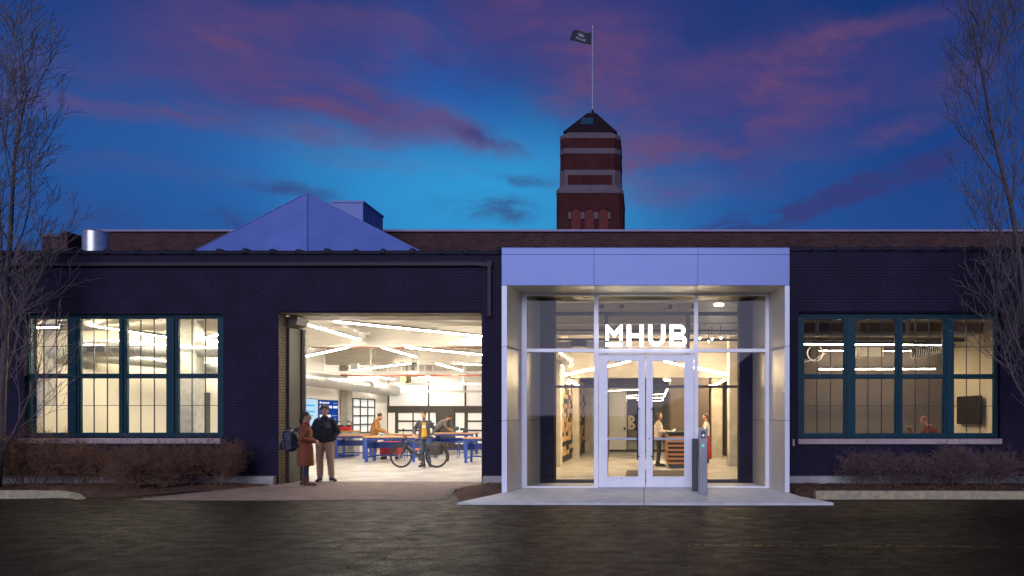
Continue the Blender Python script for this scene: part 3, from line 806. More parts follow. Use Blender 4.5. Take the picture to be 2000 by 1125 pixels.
# concrete beams and columns
for y, zb in ((19.5, 3.60), (25.7, 3.52), (30.6, 3.5)):
    part('ceiling_beam', M_ceil, -11.99, -3.21, y, y + .42, zb, 4.155)
part('ceiling_beam', M_ceil, -2.84, 3.19, 19.5, 19.9, 3.92, 4.89)
part('ceiling_beam', M_ceil, -2.84, 3.19, 25.6, 26.0, 3.02, 4.89)
def column(x0, x1, y0, y1, z1, m=M_conc):
    c = .035
    r = [(x0 + c, y0), (x1 - c, y0), (x1, y0 + c), (x1, y1 - c), (x1 - c, y1), (x0 + c, y1), (x0, y1 - c), (x0, y0 + c)]
    MB().slab(r, .001, z1).build('column', m, bld)
M_col = mat('plastered_column', (.58, .52, .42), .85, var=.18, vscale=2.5, bump=.4, bscale=14)
column(-2.84, -2.60, 21.3, 21.75, 4.89, M_col); column(-2.84, -2.49, 26.05, 26.5, 3.01, M_col)
column(2.66, 3.0, 21.5, 21.9, 4.89, M_col); column(2.56, 3.0, 26.05, 26.5, 3.01, M_col)
column(xw(349, 18.2), xw(381, 18.2), 18.2, 18.62, 4.15, M_conc)
column(-11.99, -11.66, 26.9, 27.3, 4.15, M_conc)
# interior door of the left room
dr = MB(); a, b = xw(383, 20.45), xw(408.5, 20.45); zt = zw(767, 20.45)
dr.box(a - .02, a + .03, 20.40, 20.498, 0, zt); dr.box(b - .19, b, 20.38, 20.498, 0, zt); dr.box(a + .03, b - .19, 20.40, 20.498, zt - .22, zt); dr.box(a + .03, b - .19, 20.41, 20.498, 0, .95)
d = dr.build('inner_door', mat('dark_grey_door', (.07, .075, .075), .5), bld)
MB().box(a + .03, b - .19, 20.44, 20.46, .95, zt - .22).build('pane', mat('bright_door_lite', (.85, .87, .9), .3, emit=((.9, .95, 1), .5)), d)

# back partition of the workshop: dark frame with white panels
pt = thing('glazed_partition', 'dark framed partition with white panels at the back of the workshop', 'partition', (-8, 31.9, 0))
YB = 31.86; pb = lambda px: xw(px, YB); qb = lambda py: zw(py, YB)
M_frame = mat('dark_bronze_frame', (.038, .032, .026), .5, var=.1, vscale=5)
M_panel = mat('white_wall_panel', (.80, .79, .76), .6, var=.02, vscale=2)
M_glowpane = mat('frosted_pane_added_glow', (.80, .79, .76), .4, emit=((1, .93, .82), .26))  # glow added to brighten grey panels; no lit room stands behind them
fm = MB(); fm.box(pb(742), -3.25, YB, YB + .12, qb(806), qb(793)); fm.box(pb(742), pb(757), YB + .002, YB + .12, .0, qb(806))
fm.box(pb(771.5), pb(777), YB, YB + .12, 0, qb(806)); fm.box(pb(836), pb(839), YB, YB + .12, 0, qb(806)); fm.box(pb(907), pb(913), YB, YB + .12, 0, qb(806))
fm.box(pb(757), -3.25, YB + .01, YB + .11, 0, .25)
for px in (757, 835, 907): fm.box(pb(px), pb(px + 2.6), YB + .02, YB + .11, qb(792.9), qb(745))
fm.build('frame', M_frame, pt)
for a, b in ((759.8, 834.8), (837.8, 906.8), (909.8, 990)): MB().box(pb(a), pb(b), YB + .06, YB + .10, qb(792.5), qb(748)).build('panel', M_glowpane, pt)
for a, b in ((757.2, 771.3), (839.2, 851), (889, 906.8)): MB().box(pb(a), pb(b), YB + .05, YB + .10, .26, qb(806.3)).build('panel', M_glowpane, pt)
dd = MB().box(pb(851.2), pb(888.8), YB - .01, YB + .1, .0, qb(806.2)).build('door', M_frame, pt)
MB().box(pb(854), pb(887), YB - .04, YB - .012, .02, qb(796)).build('door_leaf', mat('dark_door_leaf', (.05, .042, .034), .45), dd)
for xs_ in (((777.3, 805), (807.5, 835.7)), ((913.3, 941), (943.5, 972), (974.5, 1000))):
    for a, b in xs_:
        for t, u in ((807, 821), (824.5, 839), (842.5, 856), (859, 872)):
            MB().box(pb(a), pb(b), YB + .05, YB + .09, qb(u), qb(t)).build('panel', M_glowpane, pt)
    g = MB()
    for a, b in xs_:
        for t, u in ((821.2, 824.3), (839.2, 842.3), (856.2, 858.8)): g.box(pb(a), pb(b), YB + .02, YB + .11, qb(u), qb(t))
    for (a, b), (c, d2) in zip(xs_[:-1], xs_[1:]): g.box(pb(b + .1), pb(c - .1), YB + .021, YB + .11, .25, qb(806.2))
    g.build('rail', M_frame, pt)
MB().box(pb(843.5), pb(848), YB + .02, YB + .048, qb(828), qb(825.5)).build('door_reader', M_dark, pt)

# steel-framed interior window in the left workshop wall
iw = thing('interior_window', 'brown gridded steel window in the white workshop side wall', 'window', (-11.95, 29, .8))
ya, yb_, za, zb = 27.98, 30.3, .85, 2.32
fm = MB(); t = .05
fm.box(-12, -11.93, ya, ya + t, za, zb); fm.box(-12, -11.93, yb_ - t, yb_, za, zb); fm.box(-12, -11.93, ya + t, yb_ - t, zb - t, zb); fm.box(-12, -11.93, ya + t, yb_ - t, za, za + t)
for k in (1, 2): y = ya + (yb_ - ya) * k / 3; fm.box(-12, -11.935, y - .025, y + .025, za + t, zb - t)
fm.build('frame', M_frame, iw)
for k in (1, 2, 3):
    z = za + (zb - za) * k / 4; bars = MB()
    for j in range(3):
        y0 = ya + (yb_ - ya) * j / 3 + .03 + (t - .03 if j == 0 else 0); y1 = ya + (yb_ - ya) * (j + 1) / 3 - .03 - (t - .03 if j == 2 else 0)
        bars.box(-12, -11.915, y0, y1, z - .028, z + .028)
    bars.build('bar', M_frame, iw)
M_ipane = mat('bright_frosted_pane', (.82, .84, .86), .35, emit=((.95, .96, 1), .35))
for j in range(3):
    for k in range(4):
        MB().box(-11.998, -11.97, ya + (yb_ - ya) * j / 3 + .03, ya + (yb_ - ya) * (j + 1) / 3 - .03, za + (zb - za) * k / 4 + .03, za + (zb - za) * (k + 1) / 4 - .03).build('pane', M_ipane, iw)

# wall screens
def wall_screen(label, y0, y1, z0, z1, col, bars):
    t = thing('wall_screen', label, 'screen', (-11.95, (y0 + y1) / 2, z0))
    MB().box(-11.998, -11.93, y0, y1, z0, z1).build('bezel', M_dark, t)
    MB().box(-11.929, -11.922, y0 + .02, y1 - .02, z0 + .02, z1 - .02).build('display', emitmat(label[:12], col, 1.0), t)
    for i, (u0, u1, v0, v1, c) in enumerate(bars):
        w, h = y1 - y0, z1 - z0
        MB().box(-11.921, -11.918, y0 + w * u0, y0 + w * u1, z0 + h * v0, z0 + h * v1).build('caption_bar', emitmat('bar_%d_%s' % (i, label[:5]), c, 1.0), t)
W1 = (.85, .92, 1)
wall_screen('bright pale blue wall screen with cyan bars, nearest the doorway', 22.75, 24.96, 1.22, 2.21, (.52, .74, .92),
            [(.1, .88, .72, .78, (.07, .5, .85)), (.1, .88, .50, .56, (.07, .5, .85)), (.1, .82, .36, .41, (.07, .5, .85)), (.1, .7, .20, .25, (.07, .5, .85))])
wall_screen('deep blue wall screen with white headings behind the standing man', 25.0, 26.62, 1.26, 2.19, (.010, .055, .30),
            [(.05, .13, .84, .92, W1), (.16, .52, .85, .90, W1), (.74, .95, .85, .88, (.3, .4, .7)), (.05, .40, .66, .76, W1), (.45, .66, .66, .76, W1), (.72, .95, .66, .76, W1),
             (.05, .2, .3, .4, W1), (.24, .6, .3, .4, W1), (.66, .9, .34, .38, (.25, .35, .65)), (.66, .86, .2, .24, (.25, .35, .65))])

# ================================================================== entrance portal
PF, PG = 14.0, 14.9
po = thing('entrance_portal', 'projecting silver metal entrance frame with glass doors', 'entrance', (0, 14.5, 0))
fx = lambda px: xw(px, PF); fz = lambda py: zw(py, PF); hx = lambda px: xw(px, PG); hz = lambda py: zw(py, PG)
X0, X1 = fx(980), fx(1542)
jx = [X0, fx(1160), fx(1363), X1]
g = .009
def panel(name, x0, x1, z0, z1, y=PF, d=.03, m=M_alu):
    return MB().box(x0, x1, y, y + d, z0, z1).build(name, m, po)
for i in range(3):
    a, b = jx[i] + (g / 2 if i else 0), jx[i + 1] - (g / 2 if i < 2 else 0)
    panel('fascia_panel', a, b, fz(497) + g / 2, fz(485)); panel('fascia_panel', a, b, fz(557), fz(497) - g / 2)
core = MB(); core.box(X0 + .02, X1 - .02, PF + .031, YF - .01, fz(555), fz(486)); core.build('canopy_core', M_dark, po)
panel('canopy_top', X0, X1, fz(485) + .001, fz(485) + .012, PF - .004, 1.99)
jz = [.035, fz(821), fz(677), fz(557) - .004]
for sgn, xo, xi in ((-1, X0, fx(990)), (1, X1, fx(1533))):
    for k in range(3):
        z0, z1 = jz[k] + (g / 2 if k else 0), jz[k + 1] - g / 2
        MB().box(xo, xi, PF, PF + .03, z0, z1).build('jamb_face', M_silver, po)
        xg = hx(1019) if sgn < 0 else hx(1502)
        MB().slab([(xi, PF + .002), (xi + sgn * .02, PF + .031), (xg + sgn * .02, PG), (xg, PG)] if sgn > 0 else [(xi, PF + .002), (xg, PG), (xg - .02, PG), (xi - .02, PF + .031)], z0, z1).build('return_panel', M_jamb, po)
        # inner lining between glass and old wall
        xe = xw(1055) if sgn < 0 else xw(1470)
        MB().slab([(xg, PG + .08), (xg + sgn * .03, PG + .08), (xe + sgn * .03, YF - .01), (xe, YF - .01)], z0, z1 + (.12 if k == 2 else 0)).build('lining_panel', M_jamb, po)
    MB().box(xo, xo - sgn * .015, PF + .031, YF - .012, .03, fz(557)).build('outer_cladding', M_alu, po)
for i, (a, b) in enumerate(zip(jx[:-1], jx[1:])):
    MB().box(max(a, fx(990)) + .005, min(b, fx(1533)) - .005, PF + .032, PG + .02, fz(557) - .006, fz(557) + .02).build('soffit_panel', M_jamb, po)
MB().box(hx(1019), hx(1502), PG + .10, YF - .02, 4.42, 4.46).build('lobby_soffit', M_jamb, po)
# storefront frame
zt0, zt1, zbm = hz(577), hz(570) - .01, hz(950)
sf = MB()
for a, b in ((1019, 1028.5), (1160, 1168.5), (1356, 1363.5), (1495, 1502)): sf.box(hx(a), hx(b), PG, PG + .12, .032, zt1)
mulls = [(1028.5, 1160), (1168.5, 1356), (1363.5, 1495)]
for i, (a, b) in enumerate(mulls):
    sf.box(hx(a), hx(b), PG + .003, PG + .117, zt0, zt1)
    sf.box(hx(a), hx(b), PG - (.015 if i == 1 else -.003), PG + .117, hz(687.5), hz(681))
    if i != 1: sf.box(hx(a), hx(b), PG + .003, PG + .117, .032, zbm)
sf.build('storefront_frame', M_aluframe, po)
MB().box(hx(1168), hx(1357), PG - .05, PG - .017, hz(690.5), hz(686.5)).build('door_header', M_aluframe, po)
for i, (a, b) in enumerate(mulls):
    MB()._add([(hx(a), PG + .06, hz(681)), (hx(b), PG + .06, hz(681)), (hx(b), PG + .06, zt0), (hx(a), PG + .06, zt0)], [(0, 1, 2, 3)]).build('glass_pane', M_entglass, po)
    if i != 1: MB()._add([(hx(a), PG + .061, zbm), (hx(b), PG + .06, zbm), (hx(b), PG + .06, hz(687.5)), (hx(a), PG + .06, hz(687.5))], [(0, 1, 2, 3)]).build('glass_pane', M_entglass, po)
# double doors
ztd = hz(691.5)
for side, (a, b, ga, gb, hxp) in enumerate(((1169.5, 1260, 1186.5, 1246.5, 1245), (1262, 1355, 1275, 1336.5, 1275.5))):
    dm = MB(); y0, y1 = PG + .01, PG + .065
    dm.box(hx(a), hx(ga), y0, y1, .045, ztd); dm.box(hx(gb), hx(b), y0, y1, .045, ztd)
    dm.box(hx(ga), hx(gb), y0 + .001, y1 - .001, hz(705), ztd); dm.box(hx(ga), hx(gb), y0 + .001, y1 - .001, .045, hz(931))
    d = dm.build('door', M_aluframe, po)
    MB()._add([(hx(ga), PG + .04, hz(931)), (hx(gb), PG + .04, hz(931)), (hx(gb), PG + .04, hz(705)), (hx(ga), PG + .04, hz(705))], [(0, 1, 2, 3)]).build('door_glass', M_entglass, d)
    MB().box(hx(ga) + .001, hx(gb) - .001, y0 - .01, y1, hz(859.5), hz(855)).build('mid_rail', M_steel, d)
    hm = MB(); hm.tube([(hx(hxp), y0 - .07, hz(898)), (hx(hxp), y0 - .07, hz(793))], .013, 8)
    sx = hx(hxp + (4 if side == 0 else -4))
    for zz in (hz(891), hz(799)): hm.tube([(hx(hxp), y0 - .07, zz), (sx, y0 + .004, zz)], .011, 6)
    hm.build('pull_handle', M_dark, d, smooth=True)
    bead = MB(); q = .014
    bead.box(hx(ga) - q, hx(ga), y0 - .005, y0, hz(931) - q, hz(705) + q); bead.box(hx(gb), hx(gb) + q, y0 - .005, y0, hz(931) - q, hz(705) + q)
    bead.box(hx(ga), hx(gb), y0 - .005, y0, hz(705), hz(705) + q); bead.box(hx(ga), hx(gb), y0 - .005, y0, hz(931) - q, hz(931))
    bead.build('glazing_bead', M_aluframe, d)
    if side: MB().lathe([(.014, -.006), (.016, 0), (.016, .008)], (hx(1268.5), y0 - .004, hz(857)), 12, 'Y').build('lock', M_dark, d)
    MB().box(hx(1212), hx(1216) if not side else hx(1212.5), y0 - .003, y0 - .0002, hz(935), hz(934)).build('plate', M_dark, d) if not side else None
MB().box(hx(1168.5), hx(1356), PG, PG + .1, .031, .043).build('threshold', M_steel, po)
# brick piers of the old wall carry on inside the vestibule; inner dark storefront
ist = thing('inner_storefront', 'dark inner glazed frame set in the old brick wall behind the entrance doors', 'partition', (0, 16.2, 0))
im = MB(); YI = 16.18; ix = lambda px: xw(px, YI); iz = lambda py: zw(py, YI)
xa, xb = LO[0] + .002, LO[1] - .002
for zz0, zz1 in ((iz(616.5), iz(609)), (iz(757.5), iz(752.5)), (0.002, iz(936.5))): im.box(xa, xb, YI, YI + .1, zz0, zz1)
for a, b in ((1180.5, 1187.5), (1340, 1347)):
    im.box(ix(a), ix(b), YI + .004, YI + .096, iz(936.5) + .001, iz(757.5) - .001); im.box(ix(a), ix(b), YI + .004, YI + .096, iz(752.5), iz(616.5))
im.build('frame', M_frame, ist)

# glowing sign letters standing on the door header
sg = thing('illuminated_sign', 'glowing white MHUB letters standing above the glass doors', 'sign', (0, PG - .06, hz(676)))
YS0, YS1 = PG - .075, PG - .03; sx_ = lambda px: xw(px, PG - .05); sz_ = lambda py: zw(py, PG - .05)
def letter(name, mb): return mb.build(name, SIGN, sg)
m0, m1, zt, zb = sx_(1183), sx_(1215.8), sz_(635), sz_(664); st = .064
letter('letter_m', MB().prism([(m0, zb), (m0, zt), (m0 + st * .8, zt), ((m0 + m1) / 2, zt - .155), (m1 - st * .8, zt), (m1, zt), (m1, zb), (m1 - st, zb), (m1 - st, zt - .13), ((m0 + m1) / 2, zt - .265), (m0 + st, zt - .13), (m0 + st, zb)], YS0, YS1))
letter('letter_bar', MB().box(m0, m1, YS0, YS1, sz_(676), sz_(669.5)))
h0, h1 = sx_(1224.8), sx_(1257); zb = sz_(676); zc = (zt + zb) / 2; st = .082
letter('letter_h', MB().prism([(h0, zb), (h0, zt), (h0 + st, zt), (h0 + st, zc + .04), (h1 - st, zc + .04), (h1 - st, zt), (h1, zt), (h1, zb), (h1 - st, zb), (h1 - st, zc - .04), (h0 + st, zc - .04), (h0 + st, zb)], YS0, YS1))
u0, u1 = sx_(1266.4), sx_(1298.8); r = (u1 - u0) / 2; cx = (u0 + u1) / 2; st = .080
out = [(u0, zt)] + [(cx - r * math.cos(a), zb + r - r * math.sin(a)) for a in [math.pi * k / 16 for k in range(17)]] + [(u1, zt), (u1 - st, zt)] + \
      [(cx + (r - st) * math.cos(a), zb + r - (r - st) * math.sin(a)) for a in [math.pi * k / 16 for k in range(17)]] + [(u0 + st, zt)]
letter('letter_u', MB().prism(out, YS0, YS1))
def letterB(mb, b0, b1, zt, zb, st, y0, y1, hb=None):
    hb = hb or st * .82; zc = (zt + zb) / 2
    mb.box(b0, b0 + st, y0, y1, zb, zt)
    for lo, hi, q in ((zc - hb * .1, zt, .92), (zb, zc - hb * .1, 1.0)):
        rr_ = (hi - lo) / 2; cz = (hi + lo) / 2; cxx = b0 + (b1 - b0) * q - rr_; cxx = max(cxx, b0 + st)
        ri = rr_ - hb
        for (za, zb2) in ((hi - hb, hi), (lo, lo + hb)): mb.box(b0 + st, cxx, y0, y1, za, zb2)
        n = 12; o1 = [(cxx + rr_ * math.sin(math.pi * k / n), cz + rr_ * math.cos(math.pi * k / n)) for k in range(n + 1)]
        i1 = [(cxx + ri * math.sin(math.pi * k / n), cz + ri * math.cos(math.pi * k / n)) for k in range(n + 1)]
        for k in range(n): mb.prism([o1[k], o1[k + 1], i1[k + 1], i1[k]], y0, y1)
    return mb
letter('letter_b', letterB(MB(), sx_(1308), sx_(1341), zt, zb, .082, YS0, YS1, .070))
MB().box(sx_(1182), sx_(1342), PG - .055, PG - .04, zb - .02, zb - .004).build('letter_base', M_aluframe, sg)

# access post with intercom and a shorter dark upright box behind it
bp = thing('access_post', 'tall brushed steel access post with card reader before the doors', 'bollard', (1.19, 13.8, .03))
MB().bevbox(1.105, 1.275, 13.74, 13.9, .03, 1.355, .008).build('post', M_steel, bp)
rd = MB().bevbox(1.145, 1.235, 13.715, 13.745, 1.16, 1.30, .008).build('reader', M_dark, bp)
MB().lathe([(.014, 0), (.027, 0), (.027, .006), (.014, .006)], (1.19, 13.709, 1.215), 16, 'Y').build('camera_ring', emitmat('intercom_glow', (.8, .85, 1), .8), rd)
MB().box(1.165, 1.215, 13.71, 13.716, 1.262, 1.272).build('speaker_slot', M_alu, rd)
MB().lathe([(.012, 0), (.026, 0), (.026, .007), (.012, .007)], (1.19, 13.732, 1.01), 16, 'Y').build('button_ring', emitmat('green_button_glow', (.06, .8, .45), 1.2), bp)
MB().lathe([(.001, 0), (.011, 0), (.011, .006)], (1.19, 13.733, 1.01), 12, 'Y').build('button', M_dark, bp)
MB().bevbox(1.0, 1.125, 14.22, 14.32, .03, 1.13, .006).build('dark_upright', mat('dark_grey_upright', (.09, .09, .10), .5, metal=.4), None, label='shorter dark grey upright box behind the steel access post', cat='bollard')

# ================================================================== roofscape
rb_ = thing('rear_building', 'long brown brick upper storey rising behind the low front', 'building', (0, 27, 4.5))
YR = 27.0; rx0 = xw(190, YR)
w = MB().box(rx0, 26, YR, YR + 12, 5.13, zw(453, YR)).build('brick_wall', M_rearbrick, rb_)
MB().box(rx0 - .06, 26.06, YR - .08, YR + 12.06, zw(453, YR) + .001, zw(449, YR)).build('coping', mat('pale_metal_coping', (.26, .22, .36), .5), rb_)
MB().box(xw(187.2, YR), xw(189.6, YR), YR - .1, YR + .02, 5.13, zw(452, YR)).build('corner_strip', mat('orange_strip', (.55, .30, .12), .45, metal=.3), rb_)  # narrow orange strip down the left end of the wall
# brick chimney stack
ch = thing('chimney_stack', 'stepped brick chimney stack behind the bare tree at left', 'chimney', (-17.5, 20, 5))
YC = 20.5
MB().box(xw(83, YC), xw(119, YC), YC, YC + .8, 5.1, zw(463, YC)).build('stack', M_rearbrick, ch)
MB().box(xw(80.5, YC), xw(120, YC), YC - .05, YC + .85, zw(463, YC), zw(457.5, YC)).build('cap', M_towerstone, ch)
MB().box(xw(120.3, YC), xw(133, YC), YC - .02, YC + .5, 5.1, zw(455.5, YC)).build('side_stack', M_rearbrick, ch)
MB().box(xw(119, YC) + .02, xw(134.5, YC), YC - .05, YC + .55, zw(455.5, YC) + .001, zw(452.8, YC)).build('cap', M_towerstone, ch)
# round metal vent
vt = thing('roof_vent', 'round galvanised roof vent drum beside the brick chimney', 'vent', (xw(165, 20), 20, 5.1))
rv = (xw(188, 20) - xw(144, 20)) / 2; cv = (xw(166, 20), 20.4, 0)
zt = zw(444, 20)
MB().lathe([(rv, 5.1), (rv, zt - .04), (rv - .03, zt - .015), (rv - .12, zt), (.01, zt + .02)], cv, 32).build('drum', M_galv, vt)
shade_auto(vt.children[0])
MB().torus((cv[0], cv[1], zt - .05), rv + .004, .012, 'Z', 32, 6).build('rim', M_galv, vt)
MB().lathe([(rv + .15, 5.1), (rv + .14, 5.2), (rv + .01, 5.3)], cv, 32).build('curb', M_coping, vt)
# white pyramid skylight cover
ap = at(600, 377, 20.6); zb = 5.12; half = (ap.z - zb) * 215 / 111
pyr = thing('pyramid_cover', 'big pale violet-white pyramid roof cover rising over the parapet', 'roof', (ap.x, ap.y, zb))
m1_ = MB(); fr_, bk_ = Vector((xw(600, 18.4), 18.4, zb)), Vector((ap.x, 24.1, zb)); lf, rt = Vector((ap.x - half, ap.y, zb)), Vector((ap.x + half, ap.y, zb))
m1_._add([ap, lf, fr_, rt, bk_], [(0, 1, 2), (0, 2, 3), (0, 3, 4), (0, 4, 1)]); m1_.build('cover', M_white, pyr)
m2 = MB()
for q in (lf, rt, fr_): m2.tube([q + Vector((0, -.01, .0)), ap + Vector((0, -.01, .0))], .022, 6)
m2.build('seam', M_white, pyr)
# white box unit
bx_ = thing('rooftop_unit', 'white sheet-metal box unit behind the pyramid cover', 'rooftop unit', (xw(680, 24.3), 25, 5.1))
b0, b1 = xw(648.5, 24.3), xw(709, 24.3); zt = zw(396, 24.3)
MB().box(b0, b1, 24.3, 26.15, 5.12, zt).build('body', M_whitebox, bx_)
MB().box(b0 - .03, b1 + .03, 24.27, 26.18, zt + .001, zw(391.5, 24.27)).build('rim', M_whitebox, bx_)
MB().box(b1 + .001, b1 + .012, 25.3, 25.33, 5.2, zt).build('seam', M_whitebox, bx_)

# ================================================================== tower
tw = thing('brick_tower', 'banded red brick tower with pale stone bands and hipped cap', 'tower', (xw(1152, 63), 63, 0))
YT = 60.0; tx = lambda px: xw(px, YT); tz = lambda py: zw(py, YT)
def oct_ring(cx, cyy, hw, ch_, z): return [(cx - hw + ch_, cyy - hw, z), (cx + hw - ch_, cyy - hw, z), (cx + hw, cyy - hw + ch_, z), (cx + hw, cyy + hw - ch_, z), (cx + hw - ch_, cyy + hw, z), (cx - hw + ch_, cyy + hw, z), (cx - hw, cyy + hw - ch_, z), (cx - hw, cyy - hw + ch_, z)]
HL, HU = (tx(1217) - tx(1086)) / 2, (tx(1210.5) - tx(1091.5)) / 2
cx = tx(1151.5); cyy = YT + HL
CL, CU = .33, .50
def band(name, m, p0, p1, h0=None, h1=None, c0=CU, c1=CU, e=0):
    h0 = HU + e if h0 is None else h0; h1 = HU + e if h1 is None else h1
    return MB().loft([oct_ring(cx, cyy, h0, c0, tz(p0)), oct_ring(cx, cyy, h1, c1, tz(p1))]).build(name, m, tw)
sh = MB().loft([oct_ring(cx, cyy, HL, CL, 0), oct_ring(cx, cyy, HL, CL, tz(377))]).build('lower_shaft', M_towerbrick, tw)
band('stone_band', M_towerstone, 376.9, 371, HL + .03, HL + .03, CL, CL); band('stone_band', M_towerstone, 370.9, 358.8, HL + .03, HU + .03, CL, CU)
band('stone_band', M_towerstone, 358.7, 329.6, e=.03)
band('brick_band', M_towerbrick, 329.5, 297.6); band('stone_band', M_towerstone, 297.5, 287.2, e=.03); band('brick_band', M_towerbrick, 287.1, 267.4)
MB().loft([oct_ring(cx, cyy, HU + .03, CU, tz(267.3)), oct_ring(cx, cyy, HU + .03, CU, tz(260)), oct_ring(cx, cyy, HU - .22, CU, tz(254.5)), oct_ring(cx, cyy, HU - .3, CU, tz(253.2))]).build('stone_cornice', M_towerstone, tw)
MB().box(tx(1108.5), tx(1195.5), cyy - HU - .045, cyy - HU + .02, tz(359.3), tz(340)).build('brick_panel', M_towerbrick, tw)
M_slate = mat('dark_slate_roof', (.022, .012, .016), .8, var=.35, vscale=5, bump=.6, bscale=14, stretch=(1, 1, 3), spec=.1)
def sq(h, z): return [(cx - h, cyy - h, z), (cx + h, cyy - h, z), (cx + h, cyy + h, z), (cx - h, cyy + h, z)]
hr = (tx(1206.5) - tx(1102)) / 2
rf = MB().loft([sq(hr, tz(253.3)), sq(hr + .04, tz(251.8)), sq(.42, zw(225, cyy)), sq(.38, zw(224, cyy))]).build('roof', M_slate, tw)
for k in range(1, 9):                                            # slate courses
    t = k / 9; h = hr * (1 - t) + .42 * t; z = tz(251.8) * (1 - t) + zw(225, cyy) * t
    MB().loft([sq(h + .045, z - .05), sq(h + .03, z + .01)]).build('slate_course', M_slate, rf)
a = .33; 
def roofpt(px, t): h = hr * (1 - t) + .42 * t; return Vector((tx(px), cyy - h - .06, tz(251.8) * (1 - t) + zw(225, cyy) * t))
q = [roofpt(1131, .36), roofpt(1156, .36), roofpt(1156.5, .70), roofpt(1133, .70)]
MB().loft([[p + Vector((0, -.05, .03)) for p in q], [p + Vector((0, .1, -.1)) for p in q]]).build('skylight', mat('teal_skylight', (.02, .07, .09), .35), rf)
# blind arcade
yfr = cyy - HL
for px in (1125, 1151.2, 1178.5):
    wA = (tx(px + 8.8) - tx(px - 8.8)) / 2; zsp = tz(417); xc = tx(px)
    MB().prism([(xc - wA, tz(452)), (xc + wA, tz(452))] + [(xc + wA * math.cos(a), zsp + wA * math.sin(a)) for a in [math.pi * k / 14 for k in range(15)]], yfr - .035, yfr + .02).build('arch_panel', mat('arch_infill_brick', (.13, .020, .015), .85, var=.2, vscale=2), tw)
    ar = MB(); n = 14; ri, ro = wA + .02, wA + .17
    for k in range(n):
        a0, a1 = math.pi * k / n, math.pi * (k + 1) / n - .03
        ar.prism([(xc + ri * math.cos(a0), zsp + ri * math.sin(a0)), (xc + ro * math.cos(a0), zsp + ro * math.sin(a0)), (xc + ro * math.cos(a1), zsp + ro * math.sin(a1)), (xc + ri * math.cos(a1), zsp + ri * math.sin(a1))], yfr - .09, yfr + .02)
    ar.build('arch_ring', M_towerbrick, tw)
for p0, p1 in ((1110.5, 1115.5), (1134.5, 1142), (1160.5, 1168.5), (1187.5, 1192.5)):
    MB().box(tx(p0), tx(p1), yfr - .13, yfr + .02, tz(428.5), tz(415)).build('impost_block', M_towerstone, tw)
# flag pole and flag
fp = thing('flag_pole', 'thin tall pole standing on the tower roof', 'flag pole', (xw(1157.5, cyy), cyy, zw(225, cyy)))
MB().tube([(xw(1157.5, cyy), cyy, zw(226, cyy)), (xw(1157.5, cyy), cyy, zw(54, cyy))], [.075, .045], 8).build('pole', M_galv, fp)
MB().ell((xw(1157.5, cyy), cyy, zw(53, cyy)), .085, None, 10, 6).build('finial', M_galv, fp)
MB().lathe([(.16, 0), (.12, .25), (.075, .5)], (xw(1157.5, cyy), cyy, zw(225, cyy)), 10).build('base', M_slate, fp)
fg = thing('flag', 'dark teal flag with a pale leaf emblem and letters, flying to the left', 'flag', (xw(1157, cyy), cyy, zw(88, cyy)))
def flagpt(u, v):   # u 0 at pole .. 1 at fly, v 0 bottom .. 1 top, follows the photographed wave
    top = [(1155.5, 63), (1148, 64.5), (1142, 64), (1136, 61.5), (1129, 58.8), (1123, 58.2), (1119, 60.5)]
    bot = [(1155, 87.5), (1149, 86.8), (1142, 85.5), (1135, 83.5), (1127, 81), (1120, 79.8), (1112.5, 78.5)]
    s = u * 6; i = min(5, int(s)); f = s - i
    t = [top[i][k] * (1 - f) + top[i + 1][k] * f for k in (0, 1)]; b = [bot[i][k] * (1 - f) + bot[i + 1][k] * f for k in (0, 1)]
    return at(b[0] * (1 - v) + t[0] * v, b[1] * (1 - v) + t[1] * v, cyy + .25 * math.sin(u * 6.5 + .6 * v) * u)
fm = MB(); nu, nv = 24, 10
for i in range(nu + 1):
    for j in range(nv + 1): fm.v.append(flagpt(i / nu, j / nv))
for i in range(nu):
    for j in range(nv): a = i * (nv + 1) + j; fm.f.append([a, a + 1, a + nv + 2, a + nv + 1])
fm.build('cloth', mat('dark_teal_cloth', (.014, .026, .034), .8, var=.15, vscale=3), fg, smooth=True)
M_print = mat('pale_flag_print', (.40, .38, .40), .8)
def on_flag(pts, name):
    fmm = MB(); fmm._add([flagpt(u, v) + Vector((0, -.05, 0)) for u, v in pts], [tuple(range(len(pts)))]); fmm.build(name, M_print, fg)
# lotus-like leaf emblem: five pointed lobes
for du, tipu, tipv in ((-.14, -.17, .70), (-.07, -.10, .84), (0, 0, .90), (.07, .09, .84), (.14, .17, .72)):
    c = .50; on_flag([(c + du * .35 - .03, .50), (c + du * .9 - .035, .62), (c + tipu, tipv), (c + du * .9 + .035, .62), (c + du * .35 + .03, .50)], 'emblem_leaf')
def strokes(u0, name, segs):
    for (a, b, c, d) in segs: on_flag([(u0 - a, b), (u0 - c, b), (u0 - c, d), (u0 - a, d)], name)
lo_, hi_ = .16, .40
strokes(.73, 'flag_letter', [(0, lo_, .022, hi_), (.045, lo_ + .06, .065, hi_), (.085, lo_, .107, hi_), (.022, hi_ - .05, .085, hi_ - .001)])
strokes(.60, 'flag_letter', [(0, lo_, .022, hi_), (.062, lo_, .084, hi_), (.022, .25, .062, .31)])
strokes(.49, 'flag_letter', [(0, lo_, .022, hi_), (.062, lo_, .084, hi_), (.022, lo_, .062, lo_ + .06)])
strokes(.38, 'flag_letter', [(0, lo_, .022, hi_), (.066, lo_, .086, hi_), (.022, lo_, .066, lo_ + .05), (.022, .26, .066, .31), (.022, hi_ - .05, .066, hi_)])

